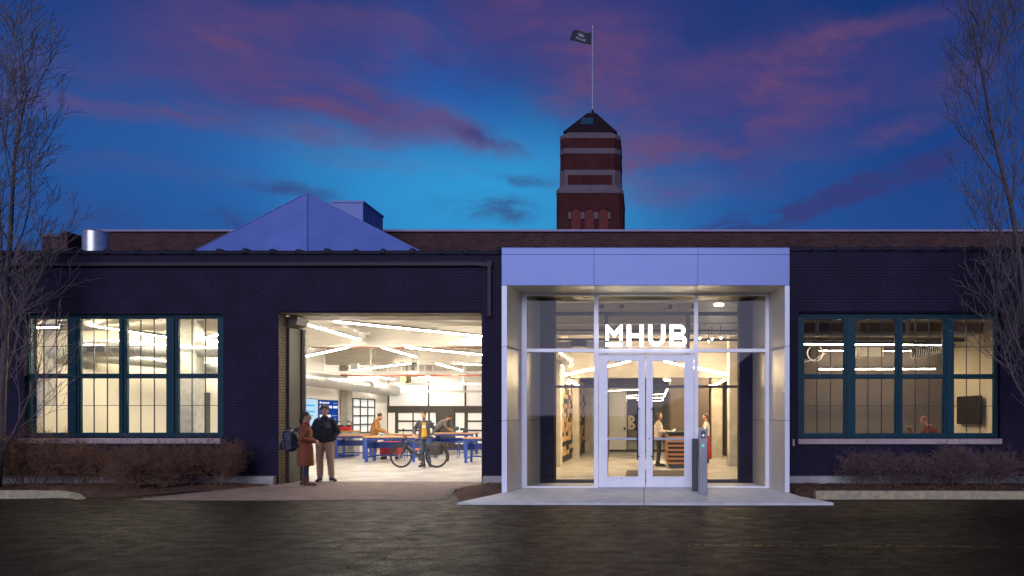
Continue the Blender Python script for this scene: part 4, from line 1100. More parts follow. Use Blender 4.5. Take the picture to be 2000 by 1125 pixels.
# ================================================================== lamps
M_house = mat('white_fixture_housing', (.7, .68, .63), .5)
def tube_lamp(label, a, b, group, m=TUBE, w=.046, hang=None, housing=M_house, lips=True):
    a, b = Vector(a), Vector(b); mid = (a + b) / 2
    t = thing('led_tube_lamp', label, 'lamp', mid, group)
    up = Vector((0, 0, .045))
    MB().bar(a, b, w, w).build('diffuser', m, t)
    sd2 = (b - a).normalized().cross(Vector((0, 0, 1))).normalized() * (w * .5 + .007)
    hs = MB().bar(a + up, b + up, w + .028 if lips else w * .5, .03)
    for q2 in ((-1, 1) if lips else ()): hs.bar(a + sd2 * q2 + Vector((0, 0, .014)), b + sd2 * q2 + Vector((0, 0, .014)), .012, .030)
    hs.build('housing', housing, t)
    d = (b - a).normalized()
    for p, s in ((a, -1), (b, 1)): MB().bar(p + d * s * .001, p + d * s * .05, w * 1.15, w * 1.15).build('end_cap', housing, t)
    if hang:
        for k in (.15, .85):
            p = a.lerp(b, k) + up; MB().tube([p, Vector((p.x, p.y, hang))], .006, 5).build('hanger', housing, t)
    return t
G1 = 'zigzag LED tubes under the workshop ceiling'
ZL = 3.54
def lt(px, py, Z=ZL): return at(px, py, FPX * (Z - CH) / (PY0 - py))
tube_lamp('LED tube slanting from the upper left corner of the wide doorway', at(575, 626, 17.25), at(703, 663, 19.2), G1)
tube_lamp('long LED tube running across the top of the wide doorway', at(652, 627, 17.4), at(955, 657.5, 19.2), G1)
tube_lamp('LED tube rising towards the red pipe at the doorway left', lt(570, 701), lt(680, 677.8), G1)
tube_lamp('short LED tube descending from the red pipe at the doorway middle', lt(746, 678), lt(812, 696.5), G1)
tube_lamp('long LED tube leaving the red pipe towards the doorway right edge', lt(792, 678), lt(960, 694), G1)
tube_lamp('LED tube low at left above the round duct, second row', lt(602, 711, 3.46), lt(679, 723.5, 3.46), G1)
tube_lamp('LED tube climbing to the right in the second row', lt(684, 723.5, 3.46), lt(803, 709, 3.46), G1)
tube_lamp('short LED tube falling to the right near the fourth hanger', lt(851, 709.5, 3.46), lt(904, 723.5, 3.46), G1)
tube_lamp('short LED tube at the right edge of the second row', lt(895, 709.5, 3.46), lt(965, 714, 3.46), G1)
tube_lamp('short faint LED tube far back left of the green hose reel', at(705, 732, 31.5), at(771, 740.5, 28.9), G1)
tube_lamp('short faint LED tube far back right of the green hose reel', at(797, 740, 28.9), at(850, 732, 31.5), G1)
G2 = 'LED tubes in the lobby'
TUBE_FAR = emitmat('corridor_tube_glow', (1.0, .84, .6), 30.0)
def ll(px, py, Z=3.05): return at(px, py, FPX * (Z - CH) / (PY0 - py))
L2 = [('LED tube in the lobby at left seen beside the first concrete column', ll(1072, 719), ll(1097, 733)), ('LED tube climbing right behind the left entrance mullion', ll(1101, 733), ll(1168, 719)),
      ('LED tube at the top of the left door glass', at(1187, 715, 20.6), at(1232, 704, 18.6)), ('LED tube at the top of the right door glass', at(1296, 704, 18.6), at(1339, 715, 20.6)),
      ('LED tube falling across the right lobby pane towards the column', ll(1352, 717), ll(1421, 732.5)), ('short LED tube at the right pane edge beside the column', ll(1425, 733.5), ll(1446, 722)),
      ('LED tube above the block wall behind the left transom', at(1108, 741, 24.9), at(1131, 754.5, 25.4)), ('LED tube over the reception desk in the right door glass', at(1296, 741.5, 24.6), at(1341, 748.5, 25.4)),
      ('LED tube lying low beside the right columns', at(1362, 752, 25.1), at(1390, 755, 25.4)), ('short LED tube rising to the far right column', at(1392, 754, 25.5), at(1416, 742, 24.4))]
for l, a, b in L2: tube_lamp(l, a, b, G2, TUBE_WARM, lips='top of the' in l)
for i, (py, Y, x0, x1) in enumerate(((762, 29.0, 1188, 1248), (773, 33.0, 1190, 1252), (777.5, 37, 1192, 1256), (782, 41, 1194, 1258))):
    tube_lamp(('nearest', 'second', 'third', 'farthest')[i] + ' of the LED tubes crossing the corridor behind the left door', at(x0, py + 1.5, Y), at(x1, py - 1.5, Y), G2, TUBE_FAR, .03)
for i, (py, Y, x0, x1) in enumerate(((770.5, 33.5, 1274, 1298), (777, 37.5, 1274, 1296), (783, 41.5, 1274, 1294))):
    tube_lamp(('first', 'second', 'third')[i] + ' of the short LED tubes in the corridor behind the right door', at(x0, py, Y), at(x1, py - 1, Y), G2, TUBE_FAR, .03)
tube_lamp('LED tube running into the distance along the brown desk wall', at(1303.5, 759, 26.6), at(1294, 781, 40), G2, TUBE_FAR)
G3 = 'LED tubes in the left window room'
tube_lamp('bright LED tube above the spiral duct in the left window', at(170, 634, 19.6), at(333, 659, 17.0), G3, TUBE_ROOM)
tube_lamp('bright LED tube end at the right edge of the left window', at(395, 662, 19.6), at(440, 648, 17.2), G3, TUBE_ROOM)
tube_lamp('LED tube high in the corner pane of the left window', at(-30, 642, 18.6), at(118, 638, 18.0), G3, TUBE_ROOM)
G4 = 'linear pendants in the right window room'
tube_lamp('slim pendant lamp hanging low across the right window', at(1600, 720.5, 19.2), at(1826, 720, 19.2), G4, TUBE_COOL, .04, 4.15, M_dark)
tube_lamp('long lamp line under the duct across the right window', at(1560, 671.5, 18.4), at(1862, 673.5, 18.4), G4, TUBE_COOL, .035, 4.15, M_dark)
tube_lamp('thin lamp line behind the air-conditioning unit in the right window', at(1590, 684.5, 20.6), at(1830, 685.5, 20.6), G4, TUBE_COOL, .025, 4.15, M_dark)
for i, (px, py) in enumerate(((1367, 661), (1384, 667), (1391, 662), (1408, 660))):
    s = thing('spotlight', ('first', 'second', 'third', 'fourth')[i] + ' small lit spotlight from the left beside the sign letter B', 'lamp', at(px, py, 18.6), 'spotlights behind the upper right pane')
    p = at(px, py, 18.6)
    MB().lathe([(.03, .0), (.038, .06), (.03, .14), (.012, .16)], p, 12, 'Y').build('can', M_dark, s)
    MB().lathe([(.026, -.012), (.028, -.004), (.028, 0)], p, 12, 'Y').build('lens', emitmat('spot_glow', (.9, 1, .85), 25), s)
    MB().tube([p + Vector((0, .08, .04)), p + Vector((0, .08, .35))], .012, 6).build('stem', M_dark, s)
p = at(1404, 597, 19.0)
MB().lathe([(.001, 0), (.13, 0), (.14, .03), (.14, .05)], p, 20).build('downlight', emitmat('downlight_glow', (1, .93, .85), 9), None, label='round lit downlight in the upper right entrance pane', cat='lamp')

# ================================================================== ceiling services
def pipe_thing(name, label, cat, pts, r, m, fittings=(), n=10, group=None):
    t = thing(name, label, cat, pts[0], group)
    o = MB().tube(pts, r, n).build('pipe', m, t, smooth=False); shade_auto(o)
    for f in fittings:
        a, b = Vector(pts[0]), Vector(pts[-1]); p = a.lerp(b, f); d = (b - a).normalized() * .07
        shade_auto(MB().tube([p - d, p + d], r * 1.45, n).build('fitting', m, t))
    return t
pipe_thing('sprinkler_pipe', 'red sprinkler pipe under the first concrete beam', 'pipe', [at(560, 677, 20.3), at(990, 678, 20.3)], .038, M_redpipe, (.1, .16, .42, .52, .60, .86))
pipe_thing('sprinkler_pipe', 'thin red sprinkler pipe behind the second concrete beam', 'pipe', [at(665, 733.5, 26.5), at(1000, 733.5, 26.5)], .028, M_redpipe, (.2, .45, .7))
MB().box(at(594, 676, 20.2).x, at(606, 676, 20.2).x, 20.15, 20.4, at(600, 680, 20.2).z - .02, at(600, 673, 20.2).z + .06).build('alarm_box', M_panel, None, label='white box clipped to the red sprinkler pipe at left', cat='alarm box')
# suspended rails with hangers
def rail(label, Y, px0, px1, py, hangers, top):
    t = thing('hanging_rail', label, 'rail', at(px0, py, Y), 'white suspended service rails')
    a, b = at(px0, py, Y), at(px1, py, Y)
    MB().bar(a, b, .09, .10).build('channel', M_house, t)
    for h in hangers:
        p = at(h, py, Y)
        MB().box(p.x - .022, p.x + .022, Y - .075, Y - .047, p.z - .06, top - .01).build('hanger', M_house, t)
        MB().box(p.x - .05, p.x + .05, Y - .082, Y - .046, p.z - .07, p.z + .055).build('clip', M_house, t) if False else None
    return t
rail('upper white service rail crossing the workshop with four hangers', 24.4, 560, 985, 728, (634.5, 725, 818, 909), 4.155)
rail('middle white service rail below the ceiling lamps', 28.0, 600, 985, 750, (617, 684.5, 757.5, 831, 905), 4.155)
rail('lowest white service rail in front of the back partition', 30.3, 783, 985, 764.5, (785, 846, 906), 4.155)
for i, (px, py, Y) in enumerate(((727, 688, 23.2), (825, 710, 26.4), (905, 735, 28.5), (737, 757, 29.2), (622, 745, 27))):
    p = at(px, py, Y); t = thing('camera_bracket', ('white cable coil hanging beside the second hanger', 'white cable coil under the right beam', 'white cable coil near the right hanger', 'white cable coil low over the middle rail', 'white cable coil above the round duct')[i], 'cable', p)
    MB().torus(p, .11, .008, 'Y', 20, 5).build('coil', M_house, t); MB().tube([p + Vector((0, 0, .1)), p + Vector((-.03, 0, .5))], .008, 5).build('cord', M_house, t)
    MB().box(p.x - .16, p.x + .03, p.y - .05, p.y + .05, p.z + .13, p.z + .2).build('outlet', M_house, t)
# hose reel with green face
p = at(788, 741, 27.4); hr_ = thing('hose_reel', 'brown hose reel with pale green face hanging from the ceiling', 'hose reel', p)
MB().lathe([(.02, -.06), (.15, -.06), (.15, -.03), (.05, -.02)], p, 20, 'Y').build('face', mat('pale_green_face', (.42, .55, .30), .5), hr_)
MB().lathe([(.13, -.02), (.16, 0), (.16, .16), (.1, .2)], p + Vector((.1, .06, .02)), 20, 'Y').build('drum', mat('brown_drum', (.16, .10, .04), .6), hr_)
MB().tube([p + Vector((.1, .1, .1)), p + Vector((.1, .1, .7))], .02, 6).build('bracket', M_frame, hr_)
# diagonal conduit with clamps
t = thing('conduit', 'thin metal conduit running diagonally under the first ceiling bay', 'pipe', at(640, 625, 17.6))
a, b = at(637, 624.5, 17.5), at(742, 660, 19.2); MB().tube([a, b], .018, 6).build('pipe', M_galv, t)
for k in (.35, .55, .75): q_ = a.lerp(b, k); MB().box(q_.x - .07, q_.x + .07, q_.y - .03, q_.y + .03, q_.z - .03, q_.z + .05).build('clamp', M_galv, t)
# brackets and small boxes on the beams
for i, (px, py, Y, w, h) in enumerate(((708, 655, 19.45, 9, 10), (910, 672, 19.45, 7, 8), (592, 702, 25.6, 12, 9), (694, 716, 25.6, 14, 12), (806, 716, 25.65, 6, 15))):
    p0, p1 = at(px - w / 2, py + h / 2, Y), at(px + w / 2, py - h / 2, Y)
    MB().box(p0.x, p1.x, Y - .1, Y + .045, p0.z, p1.z).build('junction_box', M_frame if i == 4 else M_house, None, cat='junction box',
        label=('white junction box on the first beam above the tube end', 'small white junction box on the first beam at right', 'white junction box on the second beam at far left', 'white junction box on the second beam by the hanger', 'dark rusty box on the second beam')[i])
# ribbed ducts
def duct(name, label, pts, r, step=.16, m=M_galv, n=22):
    t = thing(name, label, 'duct', pts[0]); pts = [Vector(p) for p in pts]
    shade_auto(MB().tube(pts, r, n).build('duct_tube', m, t), 50)
    rib = MB()
    for a, b in zip(pts[:-1], pts[1:]):
        L = (b - a).length; k = step
        while k < L:
            p = a.lerp(b, k / L); d = (b - a).normalized() * .008
            rib.tube([p - d, p + d], r + .007, n); k += step
    rib.build('seam_ribs', m, t, kind='stuff')
    return t
duct('round_duct', 'big round galvanised duct along the left side of the workshop', [(-10.85, 19.6, 2.84), (-11.25, 27, 2.78), (-11.5, 31.6, 2.72)], .25, .5)
YD = 18.4
duct('spiral_duct', 'spiral galvanised duct crossing the left window', [at(168, 681, 19.9), at(166, 681, YD + .25), at(182, 681, YD), (-9.5, YD, zw(681, YD))], .225)
MB().box(xw(183, YD) , xw(218, YD), YD - .245, YD - .19, zw(688, YD), zw(678, YD)).build('duct_grille', mat('grey_grille', (.16, .17, .2), .5), None, label='dark rectangular grille on the spiral duct', cat='grille')
duct('spiral_duct', 'lower slanting spiral duct behind the first in the left window', [at(100, 690, 20.2), at(300, 706, 19.3), at(432, 722, 18.8)], .16)
pipe_thing('conduit', 'white bent conduit in the first pane of the left window', 'pipe', [at(112, 628, 18), at(132, 630, 18), at(134, 637, 18), at(114, 638, 18)], .03, M_house)
# left-room sloped soffit
sf_ = MB(); a, b, c_, d_ = at(40, 660, 20.48), at(150, 652, 20.48), at(150, 648, 18), at(40, 640, 18)
# lobby services
for i, (py, Y, r) in enumerate(((633, 18.0, .03), (645, 18.4, .025), (653, 17.6, .02), (663, 18.8, .035), (588, 18.6, .05))):
    pipe_thing('lobby_pipe', ('highest', 'second', 'third', 'lowest', 'stout')[i] + ' horizontal pipe behind the upper entrance glass', 'pipe', [(-2.8, Y, zw(py, Y)), (3.15, Y, zw(py + (1 if i % 2 else -1), Y))], r, (M_galv, M_dark, M_galv, M_frame, M_galv)[i], (.3, .6))
for i, px in enumerate((1176, 1215, 1310, 1355)):
    p = at(px, 598, 18.2); t = thing('track_projector', ('leftmost', 'second', 'third', 'rightmost')[i] + ' square-faced black light head behind the upper middle glass', 'lamp', p, 'square light heads in the lobby')
    MB().bevbox(p.x - .05, p.x + .05, p.y, p.y + .18, p.z - .05, p.z + .05, .01).build('head', M_dark, t)
    MB().bar(p + Vector((-.05, .1, .02)), p + Vector((-.2, .12, -.08)), .03, .03).build('arm', M_wood, t)
duct('lobby_duct', 'galvanised duct end high in the lobby left pane', [at(1082, 684, 20.5), at(1106, 700, 21.2), at(1112, 706, 23)], .2, .12)
MB().box(xw(1116, 17.2), xw(1144, 17.2), 17.2, 17.5, zw(677, 17.2), zw(664, 17.2)).build('air_grille', M_frame, None, label='dark square vent box in the upper left entrance pane', cat='vent')
bwp = thing('hanging_beam', 'pale corrugated duct run behind the upper left entrance pane', 'duct', (-1, 17.6, 3.5))
MB().box(-2.8, -.9, 17.55, 17.95, zw(679, 17.6), zw(667, 17.6)).build('casing', M_ceil, bwp)
for k in range(14): MB().box(-2.75 + k * .13, -2.69 + k * .13, 17.53, 17.549, zw(679, 17.6), zw(667, 17.6)).build('rib', M_ceil, bwp)

# ================================================================== lobby furniture
def block_wall(label, y0, y1, z1, cols, rows, seed):
    t = thing('block_wall', label, 'wall panel', (-2.8, (y0 + y1) / 2, 0)); r_ = random.Random(seed)
    MB().box(-2.849, -2.80, y0, y1, .22, z1).build('backing', M_blackblock, t); MB().box(-2.849, -2.74, y0, y1, .002, .21).build('base', M_blackblock, t)
    bw, bh = (y1 - y0) / cols, (z1 - .22) / rows
    me = MB().bevbox(-2.799, -2.72, -bw / 2 + .012, bw / 2 - .012, -bh / 2 + .006, bh / 2 - .006, .004).mesh(name='block')
    me2 = me.copy(); me.materials.append(M_woodblock); me2.materials.append(M_blackblock)
    for i in range(cols):
        for j in range(rows):
            dark = r_.random() < .42
            o = newobj('block', me2 if dark else me, t, Vector((r_.uniform(-.03, .02), y0 + bw * (i + .5), .22 + bh * (j + .5))) - Vector((0, 0, 0)) - ORI[t.name])
    return t
block_wall('wood and black block wall between the first two lobby columns', 22.0, 26.0, 3.0, 9, 17, 1)
block_wall('wood and black block wall beyond the second lobby column', 26.55, 29.95, 2.98, 8, 17, 2).location.x += .14
# reception desk with wood-end rows
dk_ = thing('reception_desk', 'reception desk clad in rows of wood blocks with dark gaps', 'desk', (1.2, 20.9, 0))
dx0, dx1, dy0, dy1 = xw(1304, 20.7), 1.55, 20.7, 22.6
MB().box(dx0 + .03, dx1, dy0 + .03, dy1, .09, 1.07).build('carcass', M_blackblock, dk_); MB().box(dx0 + .06, dx1, dy0 + .06, dy1, .002, .09).build('kick', mat('teal_grey_kick', (.07, .10, .11), .5), dk_)
MB().box(dx0 - .03, dx1 + .02, dy0 - .03, dy1, 1.07, 1.11).build('top', M_dark, dk_)
M_deskwood = mat('orange_wood', (.50, .22, .08), .5, var=.3, vscale=5)
fr_me = MB().box(0, .1, 0, .04, 0, .065).mesh(name='block'); fr_me.materials.append(M_deskwood)
sd_me = MB().box(0, .04, 0, .1, 0, .065).mesh(name='block'); sd_me.materials.append(M_deskwood)
for r_ in range(7):
    z = .13 + r_ * .132; k = 0; x = dx0 - .01
    while x < dx1 - .1: newobj('block', fr_me, dk_, Vector((x, dy0 - .01 - .012 * ((k + r_) % 2), z)) - ORI[dk_.name]); x += .107; k += 1
    y = dy0 + .05
    while y < dy1 - .1: newobj('block', sd_me, dk_, Vector((dx0 - .01 - .012 * ((k + r_) % 2), y, z)) - ORI[dk_.name]); y += .107; k += 1
ww = thing('feature_wall', 'tall dark brown wall block behind the reception desk', 'wall', (1.6, 25, 0))
MB().box(xw(1310, 24.2), 2.3, 24.2, 26.8, 0, 2.95).build('core', M_lobbybrown, ww)
MB().box(xw(1337, 24.2), xw(1342, 24.2), 24.15, 24.199, 2.45, 2.72).build('wall_light', M_panel, ww)
MB().box(xw(1310, 24.2) + .0, 2.3, 24.17, 24.199, 0, .12).build('skirting', M_dark, ww)
# glass corridor screen with the big letter
gs_ = thing('glass_screen', 'black framed glass screen with a large pale letter B in the lobby', 'partition', (0, 30, 0))
gm = MB(); YQ = 29.95; gq = lambda px: xw(px, YQ)
for a in (1224.5, 1244, 1258, 1276, 1296): gm.box(gq(a), gq(a + 1.6), YQ, YQ + .08, 0, 2.85)
gm.box(gq(1190), gq(1300), YQ + .001, YQ + .079, 0.002, .1); gm.build('frame', M_frame, gs_)
MB().box(gq(1226.2), gq(1243.8), YQ + .03, YQ + .05, .95, 2.3).build('dark_panel', M_blackblock, gs_)
letterB(MB(), gq(1226.5), gq(1241), 1.60, .95 + .02, .13, YQ + .01, YQ + .028, .11).build('letter_b', mat('pale_vinyl', (.6, .55, .42), .6), gs_)
MB().box(gq(1218), gq(1221), YQ - .02, YQ + .04, .95, 1.08).build('door_handle', M_dark, gs_)
MB().box(-.5, 1.3, 17.0, 19.9, .002, .014).build('entrance_mat', mat('dark_floor_mat', (.06, .05, .045), .95, var=.3, vscale=30), None, label='dark floor mat inside the right entrance door', cat='mat')

# ================================================================== right room furniture
tv = thing('wall_television', 'black flat television on the cream wall in the right window', 'television', (9.25, 19.3, 1.4))
MB().bevbox(9.17, 9.23, 18.62, 20.02, 1.36, 2.16, .012).build('screen_body', mat('tv_black', (.012, .012, .013), .25), tv)
MB().box(9.162, 9.169, 18.64, 20.0, 1.385, 2.14).build('screen', mat('tv_glass', (.03, .024, .022), .18), tv); MB().box(9.231, 9.329, 19.1, 19.5, 1.6, 1.9).build('bracket', M_dark, tv)
ac = thing('air_unit', 'white box air unit hanging in the right window', 'air conditioner', at(1702, 696, 19.8))
p0, p1 = at(1680, 697, 19.8), at(1726, 672, 19.8)
MB().bevbox(p0.x, p1.x, 19.8, 20.3, p0.z, p1.z, .02).build('casing', mat('ac_white', (.62, .60, .52), .5), ac)
for k in range(4): MB().box(p0.x + .06, p1.x - .06, 19.79, 19.801, p0.z + .06 + k * .06, p0.z + .09 + k * .06).build('slot', M_house, ac)
sp = thing('flexible_duct', 'pale ribbed flexible duct coil in the right window', 'duct', at(1812, 685, 19.4))
a, b = at(1783, 691, 19.5), at(1850, 674, 19.3)
for k in range(17):
    p = a.lerp(b, k / 16); q_ = MB().torus(p, .18 * (0.8 + .2 * math.sin(min(1, k / 5) * 1.57)), .012, 'X', 22, 5).build('coil', M_house, sp)
shade_auto(MB().tube([a, b], .15, 18).build('sleeve', M_darkwall, sp))
rdc = thing('round_diffuser', 'round pale duct end at the left side of the right window', 'duct', at(1590, 690, 19))
MB().torus(at(1592, 690, 19), .215, .018, 'Y', 28, 8).build('rim', M_galv, rdc, smooth=True)
MB().torus(at(1592, 690, 18.98), .12, .010, 'Y', 24, 6).build('rim', M_darkwall, rdc, smooth=True)
shade_auto(MB().tube([at(1592, 690, 19.2), at(1540, 684, 20)], .19, 18).build('sleeve', M_darkwall, rdc))
MB().tube([at(1568, 707, 19), at(1590, 703, 19), at(1612, 690, 19)], .014, 6).build('bracket', M_galv, rdc)
for i, (py0, py1, Y, m_) in enumerate(((647, 658, 18.6, M_galv), (661, 668, 19.2, M_frame), (634, 641, 20, M_ceil))):
    z0, z1 = zw(py1, Y), zw(py0, Y)
    shade_auto(MB().tube([(3.55, Y, (z0 + z1) / 2), (9.0, Y, (z0 + z1) / 2)], (z1 - z0) / 2, 14).build('service_duct', m_, None, label=('round metal duct across the top of the right window', 'dark round duct below the metal one in the right window', 'pale round duct at the very top of the right window')[i], cat='duct'))
for i, px in enumerate((1596, 1676, 1773)):
    z0 = zw(648, 18.3); x = xw(px, 18.3)
    MB().box(x - .03, x + .03, 18.2, 18.4, z0, 4.155).build('duct_strap', M_panel, None, label=('left', 'middle', 'right')[i] + ' pale strap holding the ducts in the right window', cat='strap')
for y in (18.8, 20.3): part('ceiling_beam', mat('tan_beam', (.36, .27, .16), .8, var=.2, vscale=3), 3.51, 9.32, y, y + .16, 3.86, 4.155)
DXR = .26
tb = thing('high_table', 'high narrow table under the seated reader in the right window', 'table', (7.0, 18.2, 0))
MB().bevbox(6.0, 7.55, 17.9, 18.7, 1.02, 1.06, .01).build('top', M_lobbybrown, tb)
for x, y in ((6.08, 17.98), (7.27, 17.98), (6.08, 18.62), (7.27, 18.62)): MB().box(x - .02, x + .02, y - .02, y + .02, .002, 1.02).build('leg', M_dark, tb)
st_ = thing('bar_stool', 'bar stool under the seated reader in the right window', 'stool', (7.62, 18.3, 0))
MB().bevbox(7.43 + DXR, 7.83 + DXR, 18.1, 18.5, .76, .82, .015).build('seat', M_lobbybrown, st_)
for x, y in ((7.72, 18.13), (8.06, 18.13), (7.72, 18.47), (8.06, 18.47)): MB().box(x - .015, x + .015, y - .015, y + .015, .002, .76).build('leg', M_dark, st_)
bg_ = remesh(MB().ell((8.17, 18.28, 1.15), (.12, .16, .15)).ell((8.19, 18.32, 1.02), (.13, .17, .1)), .02, 2, .02, 9); bg_.materials.append(mat('white_bag', (.66, .62, .60), .8, var=.1, vscale=9))
o = bpy.data.objects.new('shoulder_bag', bg_); COL.objects.link(o); o['label'] = 'soft white bag slung behind the seated reader'; o['category'] = 'bag'
lp = thing('laptop', 'open laptop before the seated reader in the right window', 'laptop', (7.0, 18.3, 1.06))
MB().bevbox(7.21, 7.50, 18.12, 18.5, 1.062, 1.078, .005).build('base', M_steel, lp)
MB().loft([[(7.20, 18.12, 1.075), (7.20, 18.5, 1.075), (7.215, 18.5, 1.078), (7.215, 18.12, 1.078)], [(7.08, 18.12, 1.31), (7.08, 18.5, 1.31), (7.092, 18.5, 1.315), (7.092, 18.12, 1.315)]]).build('lid', mat('warm_grey_lid', (.42, .24, .17), .5), lp)

# ================================================================== workshop furniture
def workbench(label, x0, x1, y0, y1, h, panels=True):
    t = thing('workbench', label, 'workbench', ((x0 + x1) / 2, (y0 + y1) / 2, 0), 'blue-legged workbenches')
    MB().bevbox(x0, x1, y0, y1, h - .045, h, .006).build('top', M_wood, t); L = .075
    for x in (x0 + .06, x1 - .06 - L):
        for y in (y0 + .05, y1 - .05 - L): MB().box(x, x + L, y, y + L, .002, h - .046).build('leg', M_blue, t)
        MB().box(x + .01, x + L - .01, y0 + .05 + L, y1 - .05 - L, .14, .2).build('stretcher', M_blue, t)
        if panels: MB().box(x + .02, x + L - .02, y0 + .05 + L, y1 - .05 - L, h - .42, h - .2).build('end_panel', M_blue, t)
    MB().box(x0 + .06 + L, x1 - .06 - L, y1 - .1, y1 - .06, .16, .21).build('stretcher', M_blue, t)
    if panels: MB().box(x0 + .06 + L, x1 - .06 - L, y1 - .11, y1 - .08, h - .43, h - .22).build('back_panel', M_blue, t)
    MB().box(x0 + .06 + L, x1 - .06 - L, y0 + .06, y0 + .09, h - .12, h - .048).build('apron', M_blue, t)
    return t
wx = xw
workbench('blue workbench with wooden top just behind the bicycle front wheel', wx(708, 23.4), wx(812, 23.4), 23.4, 24.3, .88)
workbench('blue workbench at the left beside the standing man', wx(650, 25.2), wx(714, 25.2), 25.2, 26.0, .88)
workbench('blue workbench at the back right where the bending man works', wx(836, 27.6), wx(926, 27.6), 27.6, 28.5, .89)
workbench('blue workbench cut off by the right doorway edge', wx(903, 22.9), wx(903, 22.9) + 1.9, 22.9, 23.8, .86)
workbench('blue workbench in the middle behind the man in the hooded jacket', wx(745, 26.4), wx(826, 26.4), 26.4, 27.2, .88)
# drawer cabinet
cb_ = thing('drawer_cabinet', 'grey small-parts drawer cabinet with wooden top behind the standing man', 'cabinet', (-11.5, 26.4, 0))
cx0, cx1, cy0, cy1 = wx(654, 26.2), wx(691, 26.2), 26.2, 26.75
MB().box(cx0, cx1, cy0 + .03, cy1, .1, .97).build('carcass', mat('cabinet_grey', (.42, .41, .38), .5), cb_); MB().box(cx0 - .02, cx1 + .03, cy0 - .02, cy1 + .02, .972, 1.02).build('top', M_wood, cb_)
MB().box(cx0, cx1, cy0 + .02, cy1, .03, .099).build('base', M_blue, cb_)
dm_ = MB().bevbox(.01, (cx1 - cx0) / 2 - .01, 0, .03, .006, .081, .006).mesh(name='drawer'); dm_.materials.append(mat('drawer_front', (.56, .54, .49), .45))
hm_ = MB().box(.12, .30, -.018, -.001, .05, .068).mesh(name='handle'); hm_.materials.append(mat('drawer_dark_grip', (.18, .17, .16), .5))  # dark grey grips across the drawer fronts
for c in range(2):
    for k in range(10):
        d = newobj('drawer', dm_, cb_, Vector((cx0 + c * (cx1 - cx0) / 2, cy0 - .002, .115 + k * .085)) - ORI[cb_.name]); newobj('handle', hm_, d)
# red power tools on the cabinet
for i, (px, s) in enumerate(((664, 1), (679, -1))):
    b = at(px, 839.5, 26.45); b.z = 1.022; t = thing('power_tool', ('red power tool with black handle at the left on the cabinet', 'red power tool with curved black handle at the right on the cabinet')[i], 'tool', b)
    MB().bevbox(b.x - .16, b.x + .14, b.y - .1, b.y + .1, b.z, b.z + .15, .03).build('body', M_red, t); MB().bevbox(b.x - .06, b.x + .13, b.y - .08, b.y + .08, b.z + .151, b.z + .21, .02).build('motor', M_rubber, t)
    MB().tube([(b.x - s * .13, b.y, b.z + .14), (b.x - s * .15, b.y, b.z + .30), (b.x - s * .05, b.y, b.z + .36), (b.x + s * .02, b.y, b.z + .34)], .018, 7).build('handle', M_rubber, t, smooth=True)
# red tool chest on casters
tcx = thing('tool_chest', 'red rolling tool chest under the workbench behind the bicycle', 'tool chest', (wx(759, 24.9), 24.9, 0))
x0, x1 = wx(741, 24.7), wx(777, 24.7)
MB().bevbox(x0, x1, 24.7, 25.15, .15, .45, .01).build('body', M_red, tcx); MB().bevbox(x0 + .02, x1 - .02, 24.72, 25.13, .451, .66, .015).build('upper_box', M_red, tcx)
for k in range(2): MB().box(x0 + .03, x1 - .03, 24.69, 24.701, .18 + k * .13, .29 + k * .13).build('drawer', mat('dark_red', (.28, .012, .016), .3), tcx)
MB().tube([(x0 - .03, 24.75, .38), (x0 - .09, 24.75, .42), (x0 - .09, 25.05, .42), (x0 - .03, 25.05, .38)], .013, 6).build('handle', M_steel, tcx)
for x in (x0 + .07, x1 - .07):
    for y in (24.78, 25.07): c = MB().lathe([(.02, -.02), (.06, -.02), (.06, .02), (.02, .02)], (x, y, .062), 16, 'Y').build('caster', M_rubber, tcx); MB().box(x - .02, x + .02, y - .03, y + .03, .1, .149).build('fork', M_steel, c)
# things on the benches
b = Vector((wx(770, 26.8), 26.8, .882))
MB().bevbox(b.x - .5, b.x + .3, 26.5, 26.95, .882, .90, .004).build('paper_sheet', mat('grey_paper', (.5, .48, .42), .8), None, label='pale sheet of material lying on the middle workbench', cat='sheet')
MB().bevbox(wx(720, 23.8), wx(766, 23.8), 23.6, 24.1, .882, .897, .004).build('plywood_sheet', mat('ply_tan', (.50, .38, .20), .7), None, label='tan sheet lying on the front workbench', cat='sheet')
MB().bevbox(wx(744, 24.1), wx(751, 24.1), 24.0, 24.15, .898, .96, .01).build('blue_glove_box', mat('light_blue', (.12, .36, .62), .6), None, label='light blue packet before the man in the hooded jacket', cat='packet')
for i, (px0, px1, pt_, Y) in enumerate(((885, 896, 833.5, 27.9), (898, 913, 836, 28.1))):
    t = thing('monitor', ('smaller dark teal monitor on the back right workbench', 'larger dark teal monitor on the back right workbench')[i], 'monitor', (wx(px0, Y), Y, .89))
    MB().bevbox(wx(px0, Y), wx(px1, Y), Y, Y + .05, .98, zw(pt_, Y), .01).build('panel', mat('dark_teal_plastic', (.02, .06, .065), .4), t)
    xm = (wx(px0, Y) + wx(px1, Y)) / 2; MB().box(xm - .03, xm + .03, Y + .02, Y + .06, .892, .979).build('stand', M_rubber, t); MB().box(xm - .1, xm + .1, Y - .03, Y + .12, .891, .9).build('foot', M_rubber, t) if False else None
MB().ell((wx(896, 27.75), 27.75, .935), (.13, .1, .055)).build('white_cloth', M_panel, None, label='crumpled white cloth on the back right workbench', cat='cloth', smooth=True)
